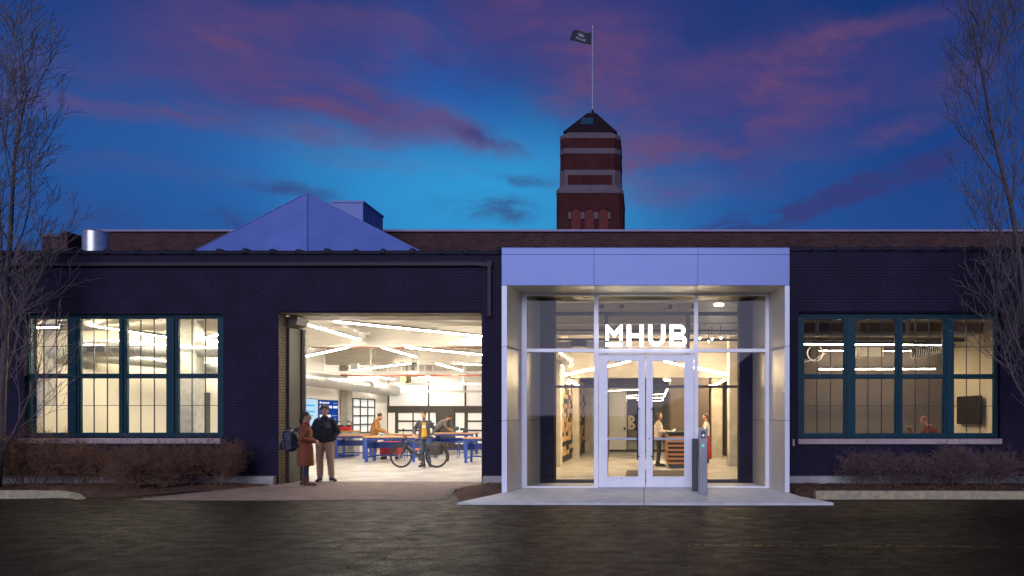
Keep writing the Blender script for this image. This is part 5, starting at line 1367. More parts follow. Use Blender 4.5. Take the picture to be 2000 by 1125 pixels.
for i, (px, Y) in enumerate(((800, 25.4), (902, 25.8))):
    x = wx(px, Y); t = thing('blue_stool', ('blue stool seen through the bicycle frame', 'pale blue stool near the right doorway edge')[i], 'stool', (x, Y, 0))
    MB().bevbox(x - .17, x + .17, Y - .17, Y + .17, .60, .63, .01).build('seat', M_blue, t)
    for sx2 in (-1, 1):
        for sy2 in (-1, 1): MB().bar((x + sx2 * .14, Y + sy2 * .14, .002), (x + sx2 * .1, Y + sy2 * .1, .6), .03, .03).build('leg', M_blue, t)
    MB().box(x - .12, x + .12, Y - .13, Y - .11, .2, .23).build('rung', M_blue, t)

# ================================================================== bicycle (points left, seen from its left side)
bk = thing('bicycle', 'black electric bicycle with rear panniers held inside the doorway', 'bicycle', (0, 0, 0))
RW = .345; fwx, rwx, ax = -.56, .53, RW
def wheel(x):
    w = MB().torus((x, 0, ax), RW - .024, .024, 'Y', 44, 8).build('wheel', M_rubber, bk, smooth=True)
    MB().torus((x, 0, ax), RW - .052, .011, 'Y', 44, 6).build('rim', M_dark, w, smooth=True)
    sp = MB()
    for k in range(14):
        a = 2 * math.pi * k / 14; s = .03 if k % 2 else -.03
        sp.tube([(x + .02 * math.cos(a + .8), s, ax + .02 * math.sin(a + .8)), (x + (RW - .06) * math.cos(a), 0, ax + (RW - .06) * math.sin(a))], .0022, 4)
    sp.build('spokes', M_steel, w, kind=None); MB().lathe([(.012, -.055), (.026, -.04), (.02, 0), (.026, .04), (.012, .055)], (x, 0, ax), 12, 'Y').build('hub', M_dark, w)
    MB().lathe([(.04, -.04), (.08, -.04), (.08, -.037), (.04, -.037)], (x, 0, ax), 20, 'Y').build('brake_disc', M_steel, w)
wheel(fwx); wheel(rwx)
M_bike = mat('matt_black_frame', (.022, .021, .022), .42)
bb = Vector((.07, 0, .31)); head_t = Vector((-.36, 0, .86)); head_b = Vector((-.41, 0, .68)); seat_c = Vector((.235, 0, .72))
f = MB(); f.tube([head_b + Vector((.03, 0, -.02)), bb], [.042, .048], 12); f.tube([head_t + Vector((.02, 0, -.03)), seat_c], .028, 10); f.tube([bb, seat_c, seat_c + Vector((.02, 0, .06))], .026, 10)
for s in (-.05, .05): f.tube([bb + Vector((0, s * .5, 0)), (rwx, s, ax)], .014, 6); f.tube([seat_c + Vector((0, s * .3, 0)), (rwx, s, ax)], .012, 6)
f.tube([head_b, head_t], .034, 10); f.build('frame', M_bike, bk, smooth=True)
fk = MB()
for s in (-.055, .055): fk.tube([head_b + Vector((-.005, s, 0)), (-.48, s, .52), (fwx, s, ax)], [.024, .022, .014], 8)
fk.tube([head_b + Vector((-.004, -.06, 0)), head_b + Vector((-.004, .06, 0))], .03, 8); fk.build('fork', M_bike, bk, smooth=True)
hb = MB(); st0 = head_t + Vector((-.02, 0, .05)); hb.tube([head_t, st0, st0 + Vector((-.07, 0, .05))], .02, 8)
c = st0 + Vector((-.07, 0, .05)); hb.tube([c + Vector((.1, -.33, .03)), c + Vector((.02, -.18, .02)), c, c + Vector((.02, .18, .02)), c + Vector((.1, .33, .03))], .013, 8)
hbo = hb.build('handlebar', M_bike, bk, smooth=True)
for s in (-1, 1): MB().tube([c + Vector((.07, s * .25, .026)), c + Vector((.12, s * .36, .032))], .019, 8).build('grip', M_rubber, hbo); MB().tube([c + Vector((.03, s * .2, .01)), c + Vector((-.03, s * .27, -.02))], .006, 5).build('brake_lever', M_bike, hbo)
MB().box(c.x - .06, c.x - .01, -.03, .03, c.z - .12, c.z - .05).build('headlight', M_rubber, bk); MB().tube([c + Vector((-.01, -.05, .02)), c + Vector((-.02, -.06, .17))], .01, 6).build('mirror_stem', M_bike, bk); MB().ell(c + Vector((-.02, -.06, .20)), (.035, .012, .05)).build('mirror', M_rubber, bk)
sdl = remesh(MB().ell((.30, 0, .94), (.13, .07, .035)).ell((.18, 0, .93), (.12, .035, .03)), .012, 3); sdl.materials.append(M_rubber)
newobj('saddle', sdl, bk); MB().tube([seat_c, seat_c + Vector((.045, 0, .19))], .015, 8).build('seat_post', M_steel, bk)
cr = MB().lathe([(.03, -.075), (.09, -.075), (.09, -.068), (.03, -.068)], bb, 24, 'Y').build('chainring', M_dark, bk)
MB().bar(bb + Vector((0, -.09, 0)), bb + Vector((.06, -.09, -.155)), .02, .025).build('crank', M_dark, cr); MB().box(bb.x + .01, bb.x + .11, -.2, -.1, bb.z - .175, bb.z - .15).build('pedal', M_rubber, cr)
MB().bar(bb + Vector((0, .09, 0)), bb + Vector((-.06, .09, .155)), .02, .025).build('crank', M_dark, cr)
MB().bevbox(.0, .16, -.045, .045, .23, .38, .02).build('motor', M_rubber, bk)
chn = MB(); chn.bar(bb + Vector((0, -.07, .085)), (rwx, -.06, ax + .04), .008, .012); chn.bar(bb + Vector((0, -.07, -.085)), (rwx, -.06, ax - .05), .008, .012); chn.build('chain', M_dark, bk)
for x, a0, a1 in ((fwx, R(20), R(175)), (rwx, R(-25), R(150))): MB().torus((x, 0, ax), RW + .025, .022, 'Y', 22, 6, a0, a1).build('mudguard', M_rubber, bk, smooth=True)
rk = MB()
for s in (-.07, .07): rk.tube([seat_c + Vector((.03, s, .0)), (.40, s, .76), (.80, s, .76)], .008, 6); rk.tube([(.62, s, .76), (rwx, s, ax)], .007, 5)
rk.tube([(.80, -.07, .76), (.80, .07, .76)], .008, 6); rk.build('rack', M_bike, bk)
M_pan = mat('black_pannier', (.024, .022, .019), .65, var=.2, vscale=5)
for s in (-1, 1):
    y0, y1 = (-.22, -.09) if s < 0 else (.09, .22)
    rings = []
    for z, x0_, x1_, e in ((.40, .40, .64, .03), (.43, .375, .665, 0), (.70, .36, .70, 0), (.735, .37, .69, .01)):
        a, b_ = min(y0, y1) + e, max(y0, y1) - e; q = .03
        rings.append([(x0_ + q, a, z), (x1_ - q, a, z), (x1_, a + q, z), (x1_, b_ - q, z), (x1_ - q, b_, z), (x0_ + q, b_, z), (x0_, b_ - q, z), (x0_, a + q, z)])
    pn = MB().loft(rings).build('pannier', M_pan, bk)
    MB().tube([(.37, (y0 + y1) / 2, .735), (.45, (y0 + y1) / 2, .775), (.60, (y0 + y1) / 2, .775), (.69, (y0 + y1) / 2, .735)], .022, 8).build('roll_top', M_pan, pn, smooth=True)
    MB().box(.50, .56, min(y0, y1) - .006, min(y0, y1) - .001, .5, .6).build('reflector', M_rubber, pn)
MB().bar((.13, -.05, .27), (.20, -.17, .01), .018, .018).build('kickstand', M_dark, bk); MB().box(.845, .87, -.03, .03, .68, .73).build('tail_light', M_red, bk)
MB().bevbox(-.12, .02, -.03, .03, .55, .60, .01).build('orange_lock', mat('orange_lock', (.75, .17, .05), .5), bk)
bk.location = (wx(819, 20.95), 20.95, 0.003); bk.rotation_euler = (0, 0, 0)

# ================================================================== people
# local frame: +Y forward, +X the person's right, Z up, feet on z = 0, metres for a 1.75 m figure
M_skin = mat('skin_light', (.50, .27, .18), .5, var=.08, vscale=9); M_skin2 = mat('skin_tan', (.36, .19, .12), .5, var=.08, vscale=9)
M_hairblk = mat('hair_black', (.012, .009, .008), .5, var=.3, vscale=30); M_hairbrn = mat('hair_brown', (.05, .022, .012), .5, var=.3, vscale=30); M_hairgin = mat('hair_ginger', (.26, .09, .03), .5, var=.3, vscale=30)
def V(*a): return Vector(a)
def limb(mb, pts, rads, n=12):
    pts = [Vector(p) for p in pts]; mb.tube(pts, rads, n)
    for p, r in zip(pts, rads): mb.ell(p, r, None, n, 8)
def hand(mb, w, d, nrm, side, curl=.5):
    # w wrist, d pointing along the hand, nrm back-of-hand normal, side = +1 when the thumb lies along d x nrm
    d = Vector(d).normalized(); nrm = Vector(nrm); nrm = (nrm - d * nrm.dot(d)).normalized(); s = d.cross(nrm) * side
    rings = []
    for k, (l, wd, th) in enumerate(((-.01, .027, .02), (.03, .038, .016), (.07, .042, .014), (.09, .038, .011))):
        c = w + d * l
        rings.append([c + s * wd * math.cos(2 * math.pi * j / 10) + nrm * th * math.sin(2 * math.pi * j / 10) for j in range(10)])
    mb.loft(rings)
    for k, (off, ln) in enumerate(((.031, .066), (.011, .076), (-.010, .070), (-.029, .054))):
        p = w + d * .085 + s * off; ang = curl * .6; pts = [w + d * .06 + s * off * .9, p]
        cur = d
        for q in (.45, .32, .23):
            cur = (cur * math.cos(ang) - nrm * math.sin(ang)).normalized(); p = p + cur * ln * q; pts.append(p); ang = curl * .8
            nrm2 = nrm
        mb.tube(pts, [.009, .009, .0085, .008, .0065], 8); mb.ell(pts[-1], .007, None, 8, 6)
    p0 = w + d * .02 + s * .028; p1 = p0 + (d * .6 + s * .75 - nrm * .2).normalized() * .04; p2 = p1 + (d * .9 + s * .25 - nrm * (.2 + .4 * curl)).normalized() * .032; p3 = p2 + (d - nrm * .4 * curl).normalized() * .026
    mb.tube([p0, p1, p2, p3], [.014, .012, .010, .008], 8); mb.ell(p3, .008, None, 8, 6)
BASE = dict(pelvis=V(0, 0, .95), waist=V(0, .0, 1.10), chest=V(0, 0, 1.30), neck=V(0, -.01, 1.475), head=V(0, .025, 1.635),
            shR=V(.185, 0, 1.425), shL=V(-.185, 0, 1.425), elR=V(.24, -.03, 1.14), elL=V(-.24, -.03, 1.14), wrR=V(.25, .06, .90), wrL=V(-.25, .06, .90),
            hiR=V(.09, 0, .93), hiL=V(-.09, 0, .93), knR=V(.10, .02, .51), knL=V(-.10, .02, .51), anR=V(.105, -.02, .09), anL=V(-.105, -.02, .09),
            toR=V(.13, .17, .035), toL=V(-.13, .17, .035))
def rotm(pitch=0, yaw=0, roll=0): return (Matrix.Rotation(yaw, 3, 'Z') @ Matrix.Rotation(pitch, 3, 'X') @ Matrix.Rotation(roll, 3, 'Y'))
def tor(J, rings, mb, n=18):
    # lofted trunk; rings = (t along pelvis>waist>chest>neck, half width, half depth, forward shift)
    ch_ = [J['pelvis'], J['waist'], J['chest'], J['neck']]
    def P(t):
        if t < 0: return ch_[0] + (ch_[1] - ch_[0]).normalized() * t * .16 / 1.0 * 6 * .16
        i = min(2, int(t)); return ch_[i].lerp(ch_[i + 1], t - i)
    sr = (J['shR'] - J['shL']); hr2 = (J['hiR'] - J['hiL'])
    out = []
    for t, a, b, fs in rings:
        k = max(0, min(1, t / 2.5)); rx = (hr2.normalized().lerp(sr.normalized(), k)); ax_ = (P(min(3, t + .3)) - P(t - .3 if t >= .3 else t)).normalized()
        rx = (rx - ax_ * rx.dot(ax_)).normalized(); fw = ax_.cross(rx)
        c = P(t) + fw * fs
        out.append([c + rx * a * math.cos(2 * math.pi * j / n) + fw * b * math.sin(2 * math.pi * j / n) for j in range(n)])
    mb.loft(out)
def person(label, loc, rotz, H, spec, J=None, voxel=.011):
    j = dict(BASE); j.update(J or {}); root = thing('person', label, 'person', (0, 0, 0))
    skin = spec.get('skin', M_skin); hp, hy = spec.get('head_pitch', 0), spec.get('head_yaw', 0); Mh = rotm(hp, hy, spec.get('head_roll', 0)); hc = j['head']
    def hpnt(*a): return hc + Mh @ Vector(a)
    # ---- body: one continuous surface
    mb = MB()
    mb.ell(hpnt(0, -.008, .022), (.076, .096, .094), Mh, 16, 12); mb.ell(hpnt(0, .022, -.045), (.058, .072, .066), Mh, 14, 10); mb.ell(hpnt(0, .058, -.085), (.032, .03, .026), Mh, 10, 8)
    mb.ell(hpnt(0, .078, .028), (.05, .018, .014), Mh, 10, 8); mb.tube([hpnt(0, .088, .018), hpnt(0, .108, -.022)], [.009, .015], 8); mb.ell(hpnt(0, .104, -.024), (.016, .013, .010), Mh, 8, 6)
    mb.ell(hpnt(0, .086, -.060), (.023, .012, .009), Mh, 8, 6)
    for s in (-1, 1): mb.ell(hpnt(s * .078, -.012, -.008), (.012, .02, .032), Mh, 8, 8); mb.ell(hpnt(s * .042, .062, -.022), (.02, .018, .016), Mh, 8, 6)
    limb(mb, [j['neck'] + V(0, 0, -.03), hpnt(0, -.02, -.06)], [.058, .052])
    tor(j, [(-.1, .12, .085, 0), (0, .145, .095, 0), (1, .115, .08, 0), (2, .14, .09, 0), (2.7, .12, .07, 0), (3, .06, .05, 0)], mb)
    cs = spec.get('curl', (.5, .5)); hd = spec.get('hands', {})
    for S, s in (('R', 1), ('L', -1)):
        a_ = j['sh' + S]; a_ = a_ + (j['chest'] - a_) * .2
        limb(mb, [a_, j['el' + S], j['wr' + S]], [.040, .034, .025])
        d = hd.get(S, {}).get('d', (j['wr' + S] - j['el' + S])); nr = hd.get(S, {}).get('n', V(s, 0, 0)); hand(mb, j['wr' + S], d, nr, hd.get(S, {}).get('t', s), cs[0 if S == 'R' else 1])
        limb(mb, [j['hi' + S], j['kn' + S], j['an' + S], j['an' + S] + V(0, 0, -.03)], [.07, .048, .032, .032])
    me = remesh(mb, voxel, 2); me.materials.append(skin); newobj('body', me, root)
    if spec.get('face', True):
        for s in (-1, 1):
            MB().ell(hpnt(s * .030, .0795, .006), (.011, .006, .006), Mh, 8, 6).build('eye', M_rubber, root); MB().ell(hpnt(s * .031, .086, .026), (.019, .006, .0045), Mh, 8, 6).build('eyebrow', spec['hair'], root)
    # ---- hair
    hm_ = MB(); rr_ = random.Random(len(label)); hk = spec.get('hairkind', 'short')
    hm_.ell(hpnt(0, -.024, .040), (.084, .094, .092), Mh, 14, 10)
    if hk == 'curly':
        for k in range(90):
            a, b = rr_.uniform(0, 6.28), rr_.uniform(.15, 1.45); p = hpnt(.088 * math.sin(b) * math.cos(a), -.018 + .100 * math.sin(b) * math.sin(a), .045 + .108 * math.cos(b))
            if (Mh.inverted() @ (p - hc)).y > .075 and (Mh.inverted() @ (p - hc)).z < .065: continue
            hm_.ell(p, rr_.uniform(.016, .026), None, 7, 5)
    if hk == 'ponytail': hm_.ell(hpnt(0, -.105, -.01), (.05, .045, .06), Mh); limb(hm_, [hpnt(0, -.10, -.03), hpnt(0, -.125, -.10), hpnt(0, -.11, -.19)], [.045, .04, .02])
    if hk == 'long': hm_.ell(hpnt(0, -.06, -.05), (.085, .06, .13), Mh); hm_.ell(hpnt(0, -.05, -.14), (.09, .06, .09), Mh)
    me = remesh(hm_, .008 if hk == 'curly' else .01, 1, .004, 30); me.materials.append(spec['hair']); newobj('hair', me, root)
    if spec.get('beard'):
        b = MB(); b.ell(hpnt(0, .045, -.082), (.058, .058, .042), Mh); me = remesh(b, .008, 1, .003, 40); me.materials.append(spec['hair']); newobj('beard', me, root)
    # ---- clothing
    up = spec['top']; tk = up.get('kind', 'jacket'); pf = up.get('puff', .02); mb = MB()
    if tk == 'coat':
        hem = up.get('hem', .48)
        tor(j, [(0, .165 + pf, .13 + pf, 0), (1, .15 + pf, .115 + pf, 0), (2, .165 + pf, .125 + pf, 0), (2.6, .155, .09, 0), (2.95, .08, .07, 0)], mb)
        c = j['pelvis']; rings = []
        for z, a, b in ((c.z + .05, .165 + pf, .13 + pf), (c.z - .15, .18 + pf, .145 + pf), (.72, .19 + pf, .155 + pf), (hem, .20 + pf, .165 + pf)):
            rings.append([Vector((c.x + a * math.cos(2 * math.pi * q / 18), c.y + b * math.sin(2 * math.pi * q / 18), z)) for q in range(18)])
        mb.loft(rings)
    else:
        low = up.get('low', -.35)
        tor(j, [(low, .165 + pf, .115 + pf, 0), (0, .17 + pf, .12 + pf, 0), (1, .155 + pf, .11 + pf, 0), (2, .172 + pf, .12 + pf, 0), (2.55, .165, .095, 0), (2.95, .075, .068, 0)], mb)
    sl = up.get('sleeve', 1.0)
    for S in 'RL':
        a, b, c = j['sh' + S], j['el' + S], j['wr' + S]
        a = a + (j['chest'] - a) * .16
        if sl >= 1: limb(mb, [a, b, b.lerp(c, .94)], [.060 + pf * .6, .052 + pf * .8, .040 + pf * .5])
        else: limb(mb, [a, a.lerp(b, sl * 2 if sl < .5 else .9)], [.066 + pf, .058 + pf])
    if up.get('collar'):
        mb.tube([j['neck'] + V(0, .01, -.04), j['neck'] + V(0, .02, .045)], [.082, .072], 14)
    me = remesh(mb, .013, 8, up.get('wrinkle', .010), 13); me.materials.append(up['mat']); tp = newobj(up.get('name', 'jacket'), me, root)
    ORI[tp.name] = V(0, 0, 0)
    if up.get('zip'):
        mz = MB(); fy = lambda t: .125 + pf
        mz.tube([(0, .118 + pf, .98), (0, .112 + pf, 1.12), (0, .122 + pf, 1.28), (0, .108 + pf, 1.38), (0, .09, 1.45)], .006, 6); mz.build('zip', MATS['charcoal_metal'], tp)
    if up.get('patch'):
        MB().loft([[(-.135, .10 + pf, 1.24), (-.035, .112 + pf, 1.24), (-.035, .13 + pf, 1.24), (-.135, .117 + pf, 1.24)], [(-.135, .085 + pf, 1.385), (-.035, .098 + pf, 1.385), (-.035, .116 + pf, 1.385), (-.135, .102 + pf, 1.385)]]).build('chest_patch', mat('grey_nylon', (.035, .035, .045), .45), tp)
    if up.get('open_shirt'):   # the garment worn under an open jacket
        mb = MB(); tor(j, [(-.42, .12, .118 + pf, .030), (0, .12, .118 + pf, .030), (1, .105, .105 + pf, .034), (2, .085, .105 + pf, .042), (2.6, .06, .085, .035)], mb)
        me = remesh(mb, .012, 3, .004, 10); me.materials.append(up['open_shirt']); sh2 = newobj('shirt', me, root)
        for z, w in ((1.27, .05), (1.225, .06)):
            MB().box(-w, w, .158, .178, z, z + .028).build('shirt_print', M_panel, root)
    if up.get('hood'):
        mb = MB(); mb.ell(j['neck'] + V(0, -.085, -.005), (.125, .075, .065)); mb.ell(j['neck'] + V(0, .0, -.01), (.11, .085, .04)); me = remesh(mb, .012, 2, .006, 12); me.materials.append(up['mat']); newobj('hood', me, root)
    if spec.get('scarf'):
        mb = MB(); mb.torus(j['neck'] + V(0, .01, .015), .066, .028, 'Z', 20, 8); mb.ell(j['neck'] + V(.02, .08, -.06), (.05, .03, .09)); me = remesh(mb, .012, 2, .006, 14); me.materials.append(spec['scarf']); newobj('scarf', me, root)
    lo = spec['bottom']; mb = MB(); lr = lo.get('r', 0)
    if lo.get('kind') == 'skirt':
        c = j['pelvis']; mb.loft([[Vector((c.x + a * math.cos(2 * math.pi * q / 16), c.y + b * math.sin(2 * math.pi * q / 16), z)) for q in range(16)] for z, a, b in ((c.z + .12, .15, .11), (c.z - .08, .185, .145), (.5, .21, .18), (lo['hem'], .24, .2))])
    else:
        tor(j, [(-.3, .15, .11, 0), (0, .165, .12, 0), (.7, .145, .105, 0)], mb)
        for S in 'RL': limb(mb, [j['hi' + S], j['kn' + S], j['an' + S] + V(0, 0, lo.get('cuff', .0))], [.092 + lr, .068 + lr, .055 + lr])
    me = remesh(mb, .012, 4, .008, 13); me.materials.append(lo['mat']); newobj(lo.get('name', 'trousers'), me, root)
    for S in 'RL':
        a, t = j['an' + S], j['to' + S]; d = (t - a); d.z = 0; d.normalize(); mb = MB()
        heel = a - d * .045; base = min(a.z - .09, t.z - .035)
        mb.ell(Vector((heel.x, heel.y, base + .045)), (.042, .045, .045)); mb.tube([Vector((heel.x, heel.y, base + .045)), Vector((a.x, a.y, base + .05)) + d * .06, Vector((t.x, t.y, base + .034)) + d * .015], [.042, .045, .034], 12)
        mb.ell(Vector((t.x, t.y, base + .03)) + d * .02, (.042, .042, .032)); mb.tube([Vector((a.x, a.y, base + .03)), Vector((a.x, a.y, base + spec.get('boot', .10)))], [.05, .055], 12)
        me = remesh(mb, .009, 2)
        for v in me.vertices: v.co.z = max(v.co.z, base + .003)
        me.materials.append(spec['shoe']); so = newobj('shoe', me, root)
        if spec.get('sole'):
            MB().slab([tuple((Vector((heel.x, heel.y)) + Vector((d.x, d.y)) * f_ + Vector((-d.y, d.x)) * w_)) for f_, w_ in ((-.045, -.02), (-.05, .02), (.0, .042), (.12, .046), (.22, .04), (.27, .0), (.22, -.04), (.12, -.046), (.0, -.042))], base + .002, base + .022).build('sole', spec['sole'], root)
    k = H / 1.75; root.scale = (k, k, k); root.location = loc; root.rotation_euler = (0, 0, rotz)
    return root
khaki = mat('khaki_cotton', (.40, .27, .16), .85, var=.12, vscale=5, bump=.2, bscale=60); blackfleece = mat('black_fleece', (.012, .011, .015), .95, var=.3, vscale=14, bump=.5, bscale=120)
rust = mat('rust_wool_coat', (.19, .055, .020), .9, var=.12, vscale=7, bump=.3, bscale=90); darkblue = mat('dark_navy_knit', (.022, .022, .045), .85, var=.2, vscale=9)
brownboot = mat('brown_leather', (.085, .028, .018), .45, var=.2, vscale=9); navyshoe = mat('navy_suede', (.015, .017, .030), .7); whitesole = mat('white_sole', (.6, .6, .58), .6)
denim = mat('blue_denim', (.035, .07, .16), .8, var=.2, vscale=9); mustard = mat('mustard_cotton', (.62, .31, .02), .8, var=.08, vscale=6); charcoal = mat('charcoal_cloth', (.045, .045, .055), .8, var=.15, vscale=8)
tan_canvas = mat('tan_canvas', (.33, .15, .04), .85, var=.15, vscale=7); olive = mat('olive_drab', (.09, .075, .05), .85, var=.15, vscale=7); greytee = mat('grey_tee', (.13, .125, .115), .85, var=.1, vscale=7)
oat = mat('oatmeal_knit', (.46, .37, .31), .9, var=.1, vscale=12, bump=.3, bscale=80); blackcloth = mat('black_cloth', (.014, .013, .014), .85); redcloth = mat('red_cloth', (.36, .03, .03), .8, var=.1, vscale=6); blousewhite = mat('white_blouse', (.68, .60, .55), .8)
rustknit = mat('rust_knit', (.22, .06, .03), .9, var=.15, vscale=12)

# the man standing at the doorway, hands in jacket pockets
YM = 16.72
person('tall man in black fleece jacket and khaki trousers standing at the doorway', (xw(634, YM), YM, .004), R(198), 1.83,
       dict(hair=M_hairblk, hairkind='curly', skin=M_skin2, head_pitch=R(4), head_yaw=R(-8), top=dict(mat=blackfleece, puff=.030, collar=True, zip=True, patch=True, name='fleece_jacket', low=-.22), bottom=dict(mat=khaki, r=.014, cuff=.02), shoe=navyshoe, sole=whitesole,
            hands=dict(R=dict(d=V(-.7, .2, -.6), n=V(.3, 1, 0)), L=dict(d=V(.7, .2, -.6), n=V(-.3, 1, 0)))),
       dict(elR=V(.275, -.09, 1.15), elL=V(-.275, -.07, 1.15), wrR=V(.19, .06, .985), wrL=V(-.19, .06, .985), anL=V(-.15, .02, .09), toL=V(-.24, .18, .035), knL=V(-.13, .04, .51), anR=V(.10, -.02, .09), toR=V(.13, .17, .035)), .008)
# the woman with the rucksack, facing him
YW = 15.72
person('woman in long rust coat and red scarf seen in profile at the doorway', (xw(597, YW), YW, .004), R(-80), 1.68,
       dict(hair=M_hairblk, hairkind='ponytail', skin=M_skin2, head_pitch=R(-6), head_yaw=R(0), scarf=mat('red_scarf', (.28, .03, .03), .9, var=.25, vscale=22), top=dict(mat=rust, kind='coat', puff=.022, hem=.47, name='long_coat', wrinkle=.008), bottom=dict(mat=darkblue, r=-.012), shoe=brownboot, boot=.24,
            hands=dict(R=dict(d=V(-.75, .5, -.1), n=V(.3, .9, .3)), L=dict(d=V(.75, .5, -.1), n=V(-.3, .9, .3))), curl=(.8, .8)),
       dict(elR=V(.27, -.02, 1.13), elL=V(-.27, -.02, 1.13), wrR=V(.085, .24, 1.05), wrL=V(-.085, .24, 1.03), anR=V(.11, .06, .09), toR=V(.14, .24, .035), knR=V(.11, .05, .51), anL=V(-.11, -.08, .09), toL=V(-.13, .10, .035)), .008)
# her rucksack
pk = thing('rucksack', 'navy and black rucksack on the back of the woman in the rust coat', 'rucksack', (0, 0, 0)); M_pk = mat('dark_navy_nylon', (.018, .022, .045), .55, var=.2, vscale=9, bump=.2, bscale=50)
bm_ = MB(); bm_.bevbox(-.17, .17, -.14, .12, 0, .46, .06); bm_.ell((0, -.03, .44), (.155, .12, .06)); bm_.bevbox(-.14, .14, -.20, -.1, .04, .25, .04); me = remesh(bm_, .012, 4, .006, 9); me.materials.append(M_pk); newobj('pack', me, pk)
pc = MB().bevbox(-.12, .12, -.225, -.19, .07, .21, .015).build('front_pocket', mat('black_nylon', (.010, .010, .013), .55), pk); MB().tube([(-.06, .02, .49), (-.05, .02, .545), (.05, .02, .545), (.06, .02, .49)], .012, 7).build('haul_loop', M_rubber, pk)
for s in (-1, 1): MB().tube([(s * .09, .10, .42), (s * .12, .18, .50), (s * .14, .31, .47), (s * .14, .37, .30), (s * .13, .27, .12), (s * .11, .11, .06)], .019, 7).build('shoulder_strap', M_pk, pk, smooth=True)
for s in (-1, 1): MB().bevbox(s * .17, s * .20, -.09, .06, .03, .22, .012).build('side_pocket', MATS['black_nylon'], pk)
pk.location = (xw(597, YW) - .27, YW - .06, .80); pk.rotation_euler = (R(8), R(0), R(-80))
# the man with the bicycle
YB2 = 21.42
person('bearded man in dark jacket and mustard shirt holding the bicycle', (xw(829, YB2), YB2, .003), R(192), 1.74,
       dict(hair=M_hairblk, beard=True, head_pitch=R(-28), head_yaw=R(-14), top=dict(mat=charcoal, puff=.018, open_shirt=mustard, name='open_jacket', low=-.45), bottom=dict(mat=denim, r=.0), shoe=navyshoe, sole=whitesole, curl=(.9, .9),
            hands=dict(R=dict(d=V(.1, .8, -.3), n=V(.2, .3, 1)), L=dict(d=V(-.1, .8, -.3), n=V(0, .3, 1)))),
       dict(neck=V(0, .02, 1.47), head=V(0.02, .075, 1.615), elR=V(.30, -.04, 1.17), elL=V(-.30, -.08, 1.17), wrR=V(.29, .20, 1.02), wrL=V(-.26, .22, 1.0), anR=V(.02, .02, .09), toR=V(.12, .20, .035), knR=V(.07, .05, .51), anL=V(-.16, 0, .09), toL=V(-.2, .19, .035)))
# the man in the hooded canvas jacket
YH = 25.0
person('man in tan hooded jacket looking down at a workbench', (xw(731, YH), YH, .003), R(-78), 1.72,
       dict(hair=M_hairblk, beard=True, head_pitch=R(-30), top=dict(mat=tan_canvas, puff=.03, hood=True, name='hooded_jacket', low=-.3), bottom=dict(mat=olive, r=.008), shoe=whitesole, curl=(.5, .5)),
       dict(chest=V(0, .05, 1.29), neck=V(0, .11, 1.45), head=V(0, .20, 1.585), shR=V(.185, .09, 1.40), shL=V(-.185, .09, 1.40), elR=V(.25, .10, 1.12), elL=V(-.25, .12, 1.12), wrR=V(.16, .36, 1.02), wrL=V(-.16, .38, 1.02)))
# the man bending over the back bench
YK = 29.0
person('man in grey T-shirt bending over the back workbench', (xw(855, YK), YK, .003), R(-80), 1.80,
       dict(hair=M_hairbrn, beard=True, head_pitch=R(-35), top=dict(mat=greytee, puff=.015, sleeve=.42, name='t_shirt', low=-.25), bottom=dict(mat=blackcloth), shoe=navyshoe, curl=(.2, .2),
            hands=dict(R=dict(d=V(0, 1, -.15), n=V(0, .1, 1)), L=dict(d=V(0, 1, -.15), n=V(0, .1, 1)))),
       dict(pelvis=V(0, -.05, .95), waist=V(0, .03, 1.09), chest=V(0, .18, 1.24), neck=V(0, .33, 1.35), head=V(0, .45, 1.45), shR=V(.19, .30, 1.31), shL=V(-.19, .30, 1.31), elR=V(.27, .37, 1.06), elL=V(-.27, .40, 1.06), wrR=V(.22, .55, .93), wrL=V(-.22, .62, .93)))
# the woman at the reception desk
YL = 21.6
person('woman in oatmeal sweater and black trousers standing at the reception desk', (xw(1286, YL), YL, .003), R(-84), 1.70,
       dict(hair=M_hairblk, hairkind='long', head_pitch=R(-2), top=dict(mat=oat, puff=.030, name='sweater', low=-.35), bottom=dict(mat=blackcloth, r=-.008), shoe=blackcloth, boot=.16, curl=(.6, .6)),
       dict(elR=V(.24, .06, 1.13), elL=V(-.24, .08, 1.13), wrR=V(.12, .34, 1.09), wrL=V(-.12, .36, 1.10)))
tbm = MB().bevbox(-.09, .09, -.12, .12, 0, .012, .004).build('booklet', M_panel, None, label='white booklet held by the woman at the reception desk', cat='booklet'); tbm.location = (xw(1286, YL) + .47, YL, 1.12); tbm.rotation_euler = (R(10), R(-35), 0)
# the woman beyond the right pane
YO = 23.0
person('woman in white blouse and long red skirt behind the right entrance pane', (xw(1379, YO), YO, .003), R(82), 1.66,
       dict(hair=M_hairbrn, hairkind='ponytail', top=dict(mat=blousewhite, puff=.015, name='blouse', low=.1), bottom=dict(mat=redcloth, kind='skirt', hem=.16, name='skirt'), shoe=blackcloth, curl=(.4, .4)),
       dict(elR=V(.24, .03, 1.12), elL=V(-.24, .05, 1.12), wrR=V(.12, .28, 1.10), wrL=V(-.12, .30, 1.12)))
